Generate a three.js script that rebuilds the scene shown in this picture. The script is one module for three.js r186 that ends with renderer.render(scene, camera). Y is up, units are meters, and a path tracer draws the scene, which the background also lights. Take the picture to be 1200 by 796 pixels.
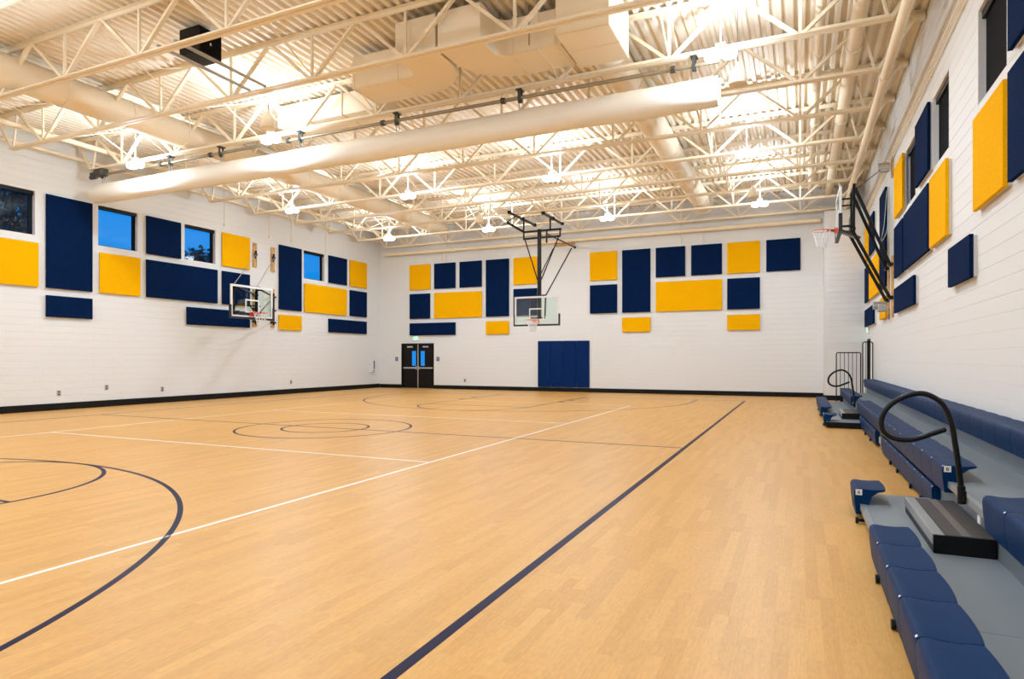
import * as THREE from 'three';
import { mergeGeometries, toCreasedNormals } from 'three/addons/utils/BufferGeometryUtils.js';
import { RoundedBoxGeometry } from 'three/addons/geometries/RoundedBoxGeometry.js';
import { RectAreaLightUniformsLib } from 'three/addons/lights/RectAreaLightUniformsLib.js';

// ---------------------------------------------------------------- camera, sky, exposure
RectAreaLightUniformsLib.init();
const scene = new THREE.Scene();
const EYE = 1.515, FOCAL = 744.12, YAW = THREE.MathUtils.degToRad(24.404);
const camera = new THREE.PerspectiveCamera(2 * Math.atan(398 / FOCAL) * 180 / Math.PI, 1200 / 796, 0.05, 300);
camera.position.set(0, EYE, 0);
camera.rotation.y = YAW;
camera.setViewOffset(1200, 796, 0, -21.56, 1200, 796);      // the photograph's lens is shifted, its verticals are upright
const renderer = new THREE.WebGLRenderer({ antialias: true });
renderer.toneMapping = THREE.LinearToneMapping;
renderer.toneMappingExposure = 0.75;
renderer.shadowMap.enabled = true;
scene.background = new THREE.Color(0.012, 0.38, 1.15);      // dusk sky
scene.backgroundIntensity = 1.0;
// the daylight left in the sky is all that comes in; the hall is lit by its high-bay fixtures (built below)
const DOWN_LIGHT = 345, UP_LIGHT = 400, BOWL_LIGHT = 3.6, LAMP_COLOR = new THREE.Color(0.655, 0.83, 1.05);

// ---------------------------------------------------------------- helpers
let seedState = 12345;
const rnd = () => { seedState = (Math.imul(seedState, 1664525) + 1013904223) >>> 0; return seedState / 4294967296; };
const range = (a, b) => a + (b - a) * rnd();
const V = (x, h, d) => new THREE.Vector3(x, h, -d);          // x across, h height, d depth away from the camera
const taken = new Map();
function numbered(name) { const n = taken.get(name) ?? 0; taken.set(name, n + 1); return n ? `${name}_${String(n).padStart(3, '0')}` : name; }
function shade(o) { o.castShadow = true; o.receiveShadow = true; return o; }
function clean(g) { g = g.index ? g.toNonIndexed() : g; for (const k of Object.keys(g.attributes)) if (!['position', 'normal', 'uv'].includes(k)) g.deleteAttribute(k); if (!g.attributes.uv) g.setAttribute('uv', new THREE.BufferAttribute(new Float32Array(g.attributes.position.count * 2), 2)); return g; }
function merge(list) { const a = [list].flat().map(clean); return a.length === 1 ? a[0] : mergeGeometries(a); }
function boxUV(g, scale = 1) {                               // uv in metres by the way each face points
  g = g.index ? g.toNonIndexed() : g;
  const p = g.attributes.position, uv = new Float32Array(p.count * 2), a = new THREE.Vector3(), b = new THREE.Vector3(), c = new THREE.Vector3();
  for (let i = 0; i < p.count; i += 3) {
    a.fromBufferAttribute(p, i); b.fromBufferAttribute(p, i + 1); c.fromBufferAttribute(p, i + 2);
    const n = b.clone().sub(a).cross(c.clone().sub(a)), x = Math.abs(n.x), y = Math.abs(n.y), z = Math.abs(n.z);
    [a, b, c].forEach((v, k) => { const q = x > y && x > z ? [v.z, v.y] : y > z ? [v.x, v.z] : [v.x, v.y]; uv[(i + k) * 2] = q[0] * scale; uv[(i + k) * 2 + 1] = q[1] * scale; });
  }
  g.setAttribute('uv', new THREE.BufferAttribute(uv, 2));
  return g;
}
function mesh(name, geos, mat, parent) { const m = shade(new THREE.Mesh(merge(geos), mat)); m.name = name; parent.add(m); return m; }
const part = (name, geos, mat, parent, label) => { const m = mesh(name, geos, mat, parent); if (label) m.userData.label = label; return m; };
function tag(o, label, category, group) { o.userData.label = label; o.userData.category = category; if (group) o.userData.group = group; return o; }
function thing(name, label, category, pos = [0, 0, 0], group, turn = 0) { const g = new THREE.Group(); g.name = numbered(name); g.position.set(pos[0], pos[1], -pos[2]); g.rotation.y = turn; scene.add(g); return tag(g, label, category, group); }
function single(name, geos, mat, label, category, group, pos) { const m = mesh(numbered(name), geos, mat, scene); if (pos) m.position.set(pos[0], pos[1], -pos[2]); return tag(m, label, category, group); }
function structure(name, geos, mat) { const m = mesh(name, geos, mat, scene); m.userData.kind = 'structure'; return m; }
function structureGroup(name) { const g = new THREE.Group(); g.name = name; g.userData.kind = 'structure'; scene.add(g); return g; }
function copyOf(o, label, group) { const c = o.clone(); c.name = numbered(o.name.replace(/_\d{3}$/, '')); scene.add(c); c.userData = { ...o.userData }; if (label) c.userData.label = label; if (group) c.userData.group = group; return c; }
// geometry shorthands: box from two corners in (x, height, depth)
function box(x0, x1, h0, h1, d0, d1) { const g = new THREE.BoxGeometry(Math.abs(x1 - x0), Math.abs(h1 - h0), Math.abs(d1 - d0)); g.translate((x0 + x1) / 2, (h0 + h1) / 2, -(d0 + d1) / 2); return g; }
function rbox(x0, x1, h0, h1, d0, d1, r = 0.01, s = 2) { const g = new RoundedBoxGeometry(Math.abs(x1 - x0), Math.abs(h1 - h0), Math.abs(d1 - d0), s, r); g.translate((x0 + x1) / 2, (h0 + h1) / 2, -(d0 + d1) / 2); return g; }
function bar(p, q, w, t = w, roll) {                        // rectangular bar between two points
  const dir = q.clone().sub(p), len = dir.length(); dir.normalize();
  const g = new THREE.BoxGeometry(w, t, len), up = Math.abs(dir.y) > 0.99 ? new THREE.Vector3(0, 0, 1) : new THREE.Vector3(0, 1, 0);
  const x = up.clone().cross(dir).normalize(), y = dir.clone().cross(x);
  g.applyMatrix4(new THREE.Matrix4().makeBasis(x, y, dir)); const c = p.clone().add(q).multiplyScalar(0.5); g.translate(c.x, c.y, c.z); return g;
}
function rod(p, q, r, seg = 8, open = false) {              // round bar between two points
  const dir = q.clone().sub(p), len = dir.length(), g = new THREE.CylinderGeometry(r, r, len, seg, 1, open);
  g.applyQuaternion(new THREE.Quaternion().setFromUnitVectors(new THREE.Vector3(0, 1, 0), dir.normalize()));
  const c = p.clone().add(q).multiplyScalar(0.5); g.translate(c.x, c.y, c.z); return g;
}
function pipe(points, r, seg = 40, radial = 10, closed = false) { return new THREE.TubeGeometry(new THREE.CatmullRomCurve3(points, closed, 'centripetal'), seg, r, radial, closed); }
function cap(p, r) { const g = new THREE.SphereGeometry(r, 10, 8); g.translate(p.x, p.y, p.z); return g; }

// ---------------------------------------------------------------- textures and materials
function noiseTexture(w, h, fn, srgb, repeat = [1, 1]) {
  const data = new Uint8Array(w * h * 4);
  for (let y = 0; y < h; y++) for (let x = 0; x < w; x++) { const c = fn(x, y), i = (y * w + x) * 4; for (let k = 0; k < 3; k++) data[i + k] = Math.max(0, Math.min(255, Math.round(255 * (Array.isArray(c) ? c[k] : c)))); data[i + 3] = 255; }
  const t = new THREE.DataTexture(data, w, h); t.wrapS = t.wrapT = THREE.RepeatWrapping; t.magFilter = THREE.LinearFilter; t.minFilter = THREE.LinearMipmapLinearFilter; t.generateMipmaps = true;
  if (srgb) t.colorSpace = THREE.SRGBColorSpace; t.repeat.set(...repeat); t.needsUpdate = true; return t;
}
function lattice(n) { const a = new Float32Array(n * n); for (let i = 0; i < a.length; i++) a[i] = rnd(); return (x, y) => { const xi = Math.floor(x), yi = Math.floor(y), fx = x - xi, fy = y - yi, sx = fx * fx * (3 - 2 * fx), sy = fy * fy * (3 - 2 * fy), at = (i, j) => a[((j % n + n) % n) * n + ((i % n + n) % n)]; return (at(xi, yi) * (1 - sx) + at(xi + 1, yi) * sx) * (1 - sy) + (at(xi, yi + 1) * (1 - sx) + at(xi + 1, yi + 1) * sx) * sy; }; }
const n64 = lattice(64), n128 = lattice(128);
// maple grain: streaks along v
const grain = noiseTexture(512, 512, (x, y) => { const a = n128(x / 4, y / 128), b = n64(x / 8 + 17, y / 32), c = n128(x / 16 + 5, y / 16 + 9); return 0.955 + 0.03 * (a - 0.5) + 0.04 * (b - 0.5) + 0.05 * (c - 0.5); }, true);
// woven acoustic fabric, flecked
const fabric = noiseTexture(256, 256, (x, y) => { const f = rnd(), w = n64(x / 4, y / 4); return 0.84 + 0.62 * (f * 0.75 + w * 0.25 - 0.5); }, true, [0.8, 0.8]);
const fabricBump = noiseTexture(256, 256, () => rnd(), false, [0.8, 0.8]);
const felt = noiseTexture(256, 256, (x, y) => 0.955 + 0.16 * (rnd() * 0.75 + n64(x / 4, y / 4) * 0.25 - 0.5), true, [0.8, 0.8]);
const paintGrain = noiseTexture(256, 256, (x, y) => 0.5 * rnd() + 0.5 * n64(x / 4, y / 4), false, [4, 4]);
const woodBoard = noiseTexture(128, 512, (x, y) => { const a = n64(x / 8, y / 64), b = n128(x / 2, y / 32); const k = 0.9 + 0.25 * (a - 0.5) + 0.12 * (b - 0.5); return [k, k * 0.99, k * 0.96]; }, true);

const S = (color, roughness = 0.7, extra = {}) => new THREE.MeshStandardMaterial({ color, roughness, ...extra });
const F = (color, roughness, specularIntensity, extra = {}) => new THREE.MeshPhysicalMaterial({ color, roughness, specularIntensity, ...extra });
const lin = (r, g, b) => new THREE.Color(r, g, b);
const M = {
  block: S(lin(0.80, 0.785, 0.76), 0.75, { side: THREE.DoubleSide, bumpMap: paintGrain, bumpScale: 0.0012 }),
  mortar: S(lin(0.78, 0.765, 0.74), 0.85, { side: THREE.DoubleSide }),
  plainWall: S(lin(0.78, 0.765, 0.74), 0.8),
  deck: S(lin(0.92, 0.79, 0.61), 0.6, { side: THREE.DoubleSide }),
  steel: S(lin(0.93, 0.785, 0.575), 0.5),
  duct: S(lin(0.92, 0.785, 0.59), 0.55, { side: THREE.DoubleSide }),
  floorSlab: S(lin(0.55, 0.36, 0.17), 0.6),
  floorStrip: new THREE.MeshStandardMaterial({ color: 0xffffff, vertexColors: true, roughness: 0.42, map: grain, side: THREE.DoubleSide }),
  lineBlue: F(lin(0.007, 0.006, 0.034), 0.4, 0.18),
  lineWhite: S(lin(0.82, 0.78, 0.70), 0.45),
  base: F(lin(0.010, 0.009, 0.008), 0.5, 0.3),
  navy: F(lin(0.003, 0.019, 0.080), 0.9, 0.1, { map: fabric, bumpMap: fabricBump, bumpScale: 0.003 }),
  yellow: F(lin(1.0, 0.48, 0.001), 0.9, 0.1, { map: felt, bumpMap: fabricBump, bumpScale: 0.003 }),
  backing: S(lin(0.78, 0.75, 0.69), 0.8),
  black: F(lin(0.008, 0.0075, 0.0075), 0.45, 0.35),
  blackTube: F(lin(0.006, 0.006, 0.007), 0.35, 0.45),
  darkSteel: S(lin(0.09, 0.085, 0.075), 0.4, { metalness: 0.7 }),
  driveSteel: S(lin(0.34, 0.28, 0.19), 0.4, { metalness: 0.6 }),
  galvanised: S(lin(0.52, 0.52, 0.5), 0.38, { metalness: 0.8 }),
  chrome: S(lin(0.62, 0.61, 0.58), 0.3, { metalness: 0.9 }),
  glass: new THREE.MeshPhysicalMaterial({ color: lin(0.93, 0.97, 0.98), roughness: 0.02, specularIntensity: 0.3, transmission: 1, thickness: 0, ior: 1.5 }),
  board: new THREE.MeshPhysicalMaterial({ color: lin(0.90, 0.97, 0.94), roughness: 0.02, transmission: 1, thickness: 0, ior: 1.5 }),
  white: S(lin(0.80, 0.80, 0.79), 0.5),
  curtain: S(lin(0.90, 0.84, 0.74), 0.42, { side: THREE.DoubleSide }),
  rim: S(lin(0.75, 0.055, 0.02), 0.4),
  net: S(lin(0.85, 0.85, 0.83), 0.8),
  padding: S(lin(0.012, 0.013, 0.016), 0.5),
  wood: S(lin(0.72, 0.42, 0.15), 0.6, { map: woodBoard }),
  seat: F(lin(0.001, 0.025, 0.088), 0.45, 0.14, { bumpMap: paintGrain, bumpScale: 0.0006 }),
  deckGrey: S(lin(0.20, 0.225, 0.24), 0.5, { bumpMap: paintGrain, bumpScale: 0.0004 }),
  riser: S(lin(0.17, 0.2, 0.22), 0.55),
  nosing: S(lin(0.33, 0.35, 0.36), 0.4, { metalness: 0.5 }),
  stepTop: S(lin(0.045, 0.038, 0.034), 0.5),
  stepStrip: S(lin(0.12, 0.098, 0.085), 0.6),
  under: S(lin(0.055, 0.042, 0.03), 0.6),
  pad: F(lin(0.0005, 0.020, 0.105), 0.45, 0.18),
  doorLeaf: F(lin(0.012, 0.0095, 0.008), 0.45, 0.25),
  signBlue: S(lin(0.02, 0.05, 0.2), 0.5),
  windowFrame: F(lin(0.004, 0.004, 0.006), 0.4, 0.3),
  shadeFabric: F(lin(0.006, 0.0055, 0.0055), 0.85, 0.15),
  lampShell: S(lin(0.8, 0.8, 0.79), 0.4),
  lens: S(lin(0.9, 0.9, 0.88), 0.4, { emissive: new THREE.Color(1, 0.98, 0.94), emissiveIntensity: 9 }),
  leaf: F(lin(0.05, 0.10, 0.10), 0.9, 0.1, { side: THREE.DoubleSide }),
  bark: S(lin(0.05, 0.035, 0.025), 0.9),
  lawn: S(lin(0.05, 0.08, 0.03), 0.95),
};

// ---------------------------------------------------------------- room shell
const XL = -19.65, XR = 2.13, DN = -5.1, DF = 26.9, TOP = 7.94, WALL = 0.3;
const CH = 0.2032, CW = 0.4064, JOINT = 0.004;
// windows in the side walls: near edge, far edge, sill, head
const leftWindows = [[9.46, 10.75, 4.97, 6.22], [12.52, 13.80, 4.97, 6.22], [15.53, 16.82, 4.97, 6.22], [21.40, 22.72, 4.97, 6.20]];
const rightWindows = [[8.86, 10.13, 4.82, 6.06], [11.93, 13.22, 4.82, 6.06], [15.10, 16.36, 4.82, 6.06]];
// rectangle minus rectangles, as a list of rectangles [u0, u1, h0, h1]
function cut(rect, holes) {
  let list = [rect];
  for (const [a0, a1, b0, b1] of holes) {
    const next = [];
    for (const [u0, u1, h0, h1] of list) {
      if (a1 <= u0 || a0 >= u1 || b1 <= h0 || b0 >= h1) { next.push([u0, u1, h0, h1]); continue; }
      if (b0 > h0) next.push([u0, u1, h0, b0]);
      if (b1 < h1) next.push([u0, u1, b1, h1]);
      const l = Math.max(h0, b0), t = Math.min(h1, b1);
      if (a0 > u0) next.push([u0, a0, l, t]);
      if (a1 < u1) next.push([a1, u1, l, t]);
    }
    list = next;
  }
  return list.filter(([u0, u1, h0, h1]) => u1 - u0 > 0.02 && h1 - h0 > 0.02);
}
// one masonry unit: chamfered face over a recessed joint; `frame` turns (along, height, out) into the world
function blockGeometry(rects, frame) {
  const pos = [], uv = [], e = 0.0015, c = 0.003, eu = 0, cu = 0.0003;     // bed joints are tooled, head joints struck flush
  const put = (q) => { for (const k of [0, 1, 2, 0, 2, 3]) { const v = frame(...q[k]); pos.push(v.x, v.y, v.z); uv.push(q[k][0], q[k][1]); } };
  for (const [u0, u1, h0, h1] of rects) {
    const o = [[u0 + eu, h0 + e, -JOINT], [u1 - eu, h0 + e, -JOINT], [u1 - eu, h1 - e, -JOINT], [u0 + eu, h1 - e, -JOINT]], f = e + c, fu = eu + cu;
    const i = [[u0 + fu, h0 + f, 0], [u1 - fu, h0 + f, 0], [u1 - fu, h1 - f, 0], [u0 + fu, h1 - f, 0]];
    put(i); for (let k = 0; k < 4; k++) { const n = (k + 1) % 4; put([o[k], o[n], i[n], i[k]]); }
  }
  const g = new THREE.BufferGeometry();
  g.setAttribute('position', new THREE.Float32BufferAttribute(pos, 3)); g.setAttribute('uv', new THREE.Float32BufferAttribute(uv, 2)); g.computeVertexNormals();
  return g;
}
function masonryWall(name, frame, u0, u1, h1, holes, pick) {
  // the wall's body with its openings
  const body = cut([u0, u1, 0, h1], holes).map(([a, b, c, d]) => {
    const g = new THREE.BoxGeometry(b - a, d - c, WALL - JOINT), p = g.attributes.position;
    g.translate((a + b) / 2, (c + d) / 2, -(WALL + JOINT) / 2);
    for (let i = 0; i < p.count; i++) { const v = frame(p.getX(i), p.getY(i), p.getZ(i)); p.setXYZ(i, v.x, v.y, v.z); }
    const n = g.toNonIndexed(); n.computeVertexNormals(); return n;
  });
  const wall = structure(name, body, M.mortar);
  const rest = [], chosen = [];
  for (let k = 0; k * CH < h1 - 0.02; k++) for (let u = u0 - (k % 2 ? CW / 2 : 0); u < u1; u += CW) {
    const r = [Math.max(u, u0), Math.min(u + CW, u1), k * CH, Math.min((k + 1) * CH, h1)];
    if (r[1] - r[0] < 0.02) continue;
    const pieces = cut(r, holes), whole = pieces.length === 1 && r[1] - r[0] > CW - 0.001 && pieces[0].every((x, i) => Math.abs(x - r[i]) < 1e-6);
    const score = whole && pick ? pick((r[0] + r[1]) / 2, (r[2] + r[3]) / 2) : 0;
    if (score > 0) chosen.push([score, r]); else rest.push(...pieces);
  }
  chosen.sort((a, b) => b[0] - a[0]);
  rest.push(...chosen.slice(300).map((c) => c[1]));
  const unit = chosen.length ? blockGeometry([[-CW / 2, CW / 2, -CH / 2, CH / 2]], (u, h, n) => frame(u, h, n).sub(frame(0, 0, 0))) : null;
  for (const [, r] of chosen.slice(0, 300)) { const m = part('block', unit, M.block, wall); m.position.copy(frame((r[0] + r[1]) / 2, (r[2] + r[3]) / 2, 0)); }
  const s = part('blocks', blockGeometry(rest, frame), M.block, wall); s.userData.kind = 'stuff';
  return wall;
}
// where a point lands in the picture, and how large a metre is there
const cs = Math.cos(YAW), sn = Math.sin(YAW);
function seen(x, h, d) { const r = x * cs + d * sn, f = -x * sn + d * cs; return { px: 600 + FOCAL * r / f, py: 419.56 - FOCAL * (h - EYE) / f, f }; }

// acoustic panels, in metres on their wall: [near or left edge, far or right edge, bottom, top]
const LT = [4.95, 6.20], LM = [3.52, 4.76], LL = [2.69, 3.31], LX = [3.52, 6.20];
const FT = [4.90, 6.14], FM = [3.46, 4.70], FL = [2.63, 3.24], FX = [3.46, 6.14];
const RT = [4.83, 6.03], RM = [3.41, 4.60], RL = [2.58, 3.16], RX = [3.41, 6.03];
const col = (k, n = 1) => [8.64 + 1.525 * (k - 1), 8.64 + 1.525 * (k - 1) + 1.345 + 1.525 * (n - 1)];
const rightPanels = [
  ['navy', [7.0, 8.47], RT, 'navy square panel above the yellow one nearest the window with the black shade'],
  ['navy', [7.0, 8.47], RM, 'navy square panel directly right of the large yellow panel over the near bleachers'],
  ['yellow', col(1), RM, 'yellow felt square panel under the bleacher-side window nearest the front'],
  ['navy', col(2), RL, 'small low navy panel alone on the bleacher wall below two yellow squares'],
  ['yellow', col(3), RM, 'yellow square panel under the middle window of the bleacher wall'],
  ['navy', col(4), RT, 'navy square panel between two recessed windows on the bleacher wall'],
  ['navy', col(4, 2), RM, 'wide navy panel on the bleacher wall beside the raised hoop mount'],
  ['navy', col(5, 2), RL, 'low wide navy panel touching the wooden mount of the raised hoop'],
  ['navy', col(6), RM, 'navy square panel tucked beside the raised hoop mount on the bleacher wall'],
  ['yellow', col(6), RT, 'yellow square panel beside the winch of the raised hoop'],
  ['navy', [19.3, 20.64], RX, 'tall navy panel behind the arms of the raised hoop'],
  ['yellow', [19.3, 20.64], RL, 'low yellow panel behind the raised hoop mount on the bleacher wall'],
  ['yellow', [20.83, 23.69], RM, 'wide yellow panel on the bleacher wall near the side door'],
  ['navy', [22.35, 23.69], RT, 'navy square panel high above the side door end of the bleacher wall'],
  ['yellow', [23.88, 25.2], RT, 'yellow square panel high in the corner above the side door'],
  ['navy', [23.88, 25.2], RM, 'navy square panel in the corner above the side door'],
  ['navy', [22.35, 25.2], RL, 'low wide navy panel just above the side door exit sign'],
];
const leftPanels = [
  ['yellow', [9.46, 10.80], LM, 'orange-yellow panel under the window that shows leafy branches'],
  ['navy', [11.00, 12.30], LX, 'tall navy panel between the first two windows of the window wall'],
  ['navy', [11.00, 12.30], LL, 'small low navy panel under a tall navy panel near the curtain end'],
  ['yellow', [12.52, 13.84], LM, 'yellow square panel under the plain blue window at the curtain end'],
  ['navy', [14.05, 15.33], LT, 'navy square panel between the plain blue window and the treetop window'],
  ['navy', [14.05, 16.85], LM, 'wide navy panel under the window that shows a treetop'],
  ['yellow', [17.06, 18.36], LT, 'yellow square panel beside the upper wooden hoop boards'],
  ['navy', [17.06, 18.36], LM, 'navy square panel behind the lowered side hoop'],
  ['navy', [15.56, 18.36], LL, 'low wide navy panel partly behind the lowered side hoop'],
  ['navy', [19.89, 21.19], LX, 'tall navy panel right of the wooden boards of the side hoop'],
  ['yellow', [19.89, 21.19], LL, 'small low yellow panel under a tall navy panel by the side hoop'],
  ['yellow', [21.38, 24.18], LM, 'wide yellow panel under the farthest window of the window wall'],
  ['navy', [22.92, 24.20], LT, 'navy square panel between the farthest window and a yellow square'],
  ['yellow', [24.42, 25.71], LT, 'yellow square panel on the window wall beside the room corner'],
  ['navy', [24.42, 25.71], LM, 'navy square panel on the window wall beside the room corner'],
  ['navy', [22.91, 25.70], LL, 'low wide navy panel on the window wall beside the room corner'],
];
const farPanels = [
  ['yellow', [-17.80, -16.59], FT, 'yellow square panel top row above the double doors'],
  ['navy', [-16.37, -15.18], FT, 'navy square panel next to the yellow one above the double doors'],
  ['navy', [-14.95, -13.75], FT, 'navy square panel beside a tall navy one on the door wall'],
  ['navy', [-13.53, -12.33], FX, 'tall navy panel left of the ceiling-hung hoop'],
  ['navy', [-17.80, -16.61], FM, 'navy square panel in the middle row above the double doors'],
  ['yellow', [-16.37, -13.75], FM, 'wide yellow panel on the door wall left of the ceiling-hung hoop'],
  ['navy', [-17.80, -15.18], FL, 'low wide navy panel above the exit sign and double doors'],
  ['yellow', [-13.53, -12.33], FL, 'small low yellow panel left of the ceiling-hung hoop'],
  ['yellow', [-12.10, -10.92], FT, 'yellow square panel behind the mast of the ceiling-hung hoop'],
  ['navy', [-12.10, -10.92], FM, 'navy square panel behind the ceiling-hung glass backboard'],
  ['yellow', [-8.41, -7.19], FT, 'yellow square panel right of the ceiling-hung hoop'],
  ['navy', [-8.41, -7.19], FM, 'navy square panel above the blue wall pads'],
  ['navy', [-6.97, -5.76], FX, 'tall navy panel above a small yellow one right of the wall pads'],
  ['yellow', [-6.97, -5.76], FL, 'small low yellow panel under a tall navy panel right of the wall pads'],
  ['navy', [-5.53, -4.32], FT, 'navy square panel over the left half of a wide yellow panel'],
  ['navy', [-4.08, -2.87], FT, 'navy square panel over the right half of a wide yellow panel'],
  ['yellow', [-5.53, -2.87], FM, 'wide yellow panel below two navy squares on the door wall'],
  ['yellow', [-2.67, -1.44], FT, 'yellow square panel at the top of a three-panel stack'],
  ['navy', [-2.67, -1.44], FM, 'navy square panel in the middle of a three-panel stack'],
  ['yellow', [-2.67, -1.44], FL, 'small low yellow panel at the foot of a three-panel stack'],
  ['navy', [-1.21, 0.01], FT, 'lone navy square panel at the end of the door wall'],
];
const CHASE = { x: 0.79, d: 25.3, top: 6.76 };
const sideDoor = [24.12, 25.16, 0, 2.16], mainDoor = [-18.33, -16.43, 0, 2.24];
const frameLeft = (u, h, n) => V(XL + n, h, u), frameRight = (u, h, n) => V(XR - n, h, u), frameFar = (u, h, n) => V(u, h, DF - n);
masonryWall('wall_left', frameLeft, DN, DF, TOP, leftWindows);
masonryWall('wall_far', frameFar, XL, XR, TOP, [mainDoor]);
masonryWall('wall_right', frameRight, DN, DF, TOP, [...rightWindows, sideDoor], (u, h) => {
  const s = seen(XR, h, u);
  if (s.f < 2 || s.px > 1195 || s.px < 0 || s.py < 0 || s.py > 790 || h < 0.86 + (u < 8 ? 0.1 : 0)) return 0;
  for (const [, e, r] of rightPanels) if (u > e[0] - 0.1 && u < e[1] + 0.1 && h > r[0] - 0.05 && h < r[1] + 0.05) return 0;
  return 1 / s.f;
});
structure('wall_near', box(XL - WALL, XR + WALL, 0, TOP, DN - WALL, DN), M.plainWall);
{ // furred-out chase in the corner by the side door
  const g = structure('wall_corner', box(CHASE.x + 0.006, XR, 0, CHASE.top, CHASE.d + 0.006, DF), M.mortar);
  const s = part('blocks', [blockGeometry((() => { const l = []; for (let k = 0; k * CH < CHASE.top - 0.02; k++) for (let u = CHASE.x - (k % 2 ? CW / 2 : 0); u < XR; u += CW) { const a = Math.max(u, CHASE.x), b = Math.min(u + CW, XR); if (b - a > 0.02) l.push([a, b, k * CH, Math.min((k + 1) * CH, CHASE.top)]); } return l; })(), (u, h, n) => V(u, h, CHASE.d - n)),
    blockGeometry((() => { const l = []; for (let k = 0; k * CH < CHASE.top - 0.02; k++) for (let u = CHASE.d - (k % 2 ? CW / 2 : 0); u < DF; u += CW) { const a = Math.max(u, CHASE.d), b = Math.min(u + CW, DF); if (b - a > 0.02) l.push([a, b, k * CH, Math.min((k + 1) * CH, CHASE.top)]); } return l; })(), (u, h, n) => V(CHASE.x - n, h, u))], M.block, g);
  s.userData.kind = 'stuff';
}
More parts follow.
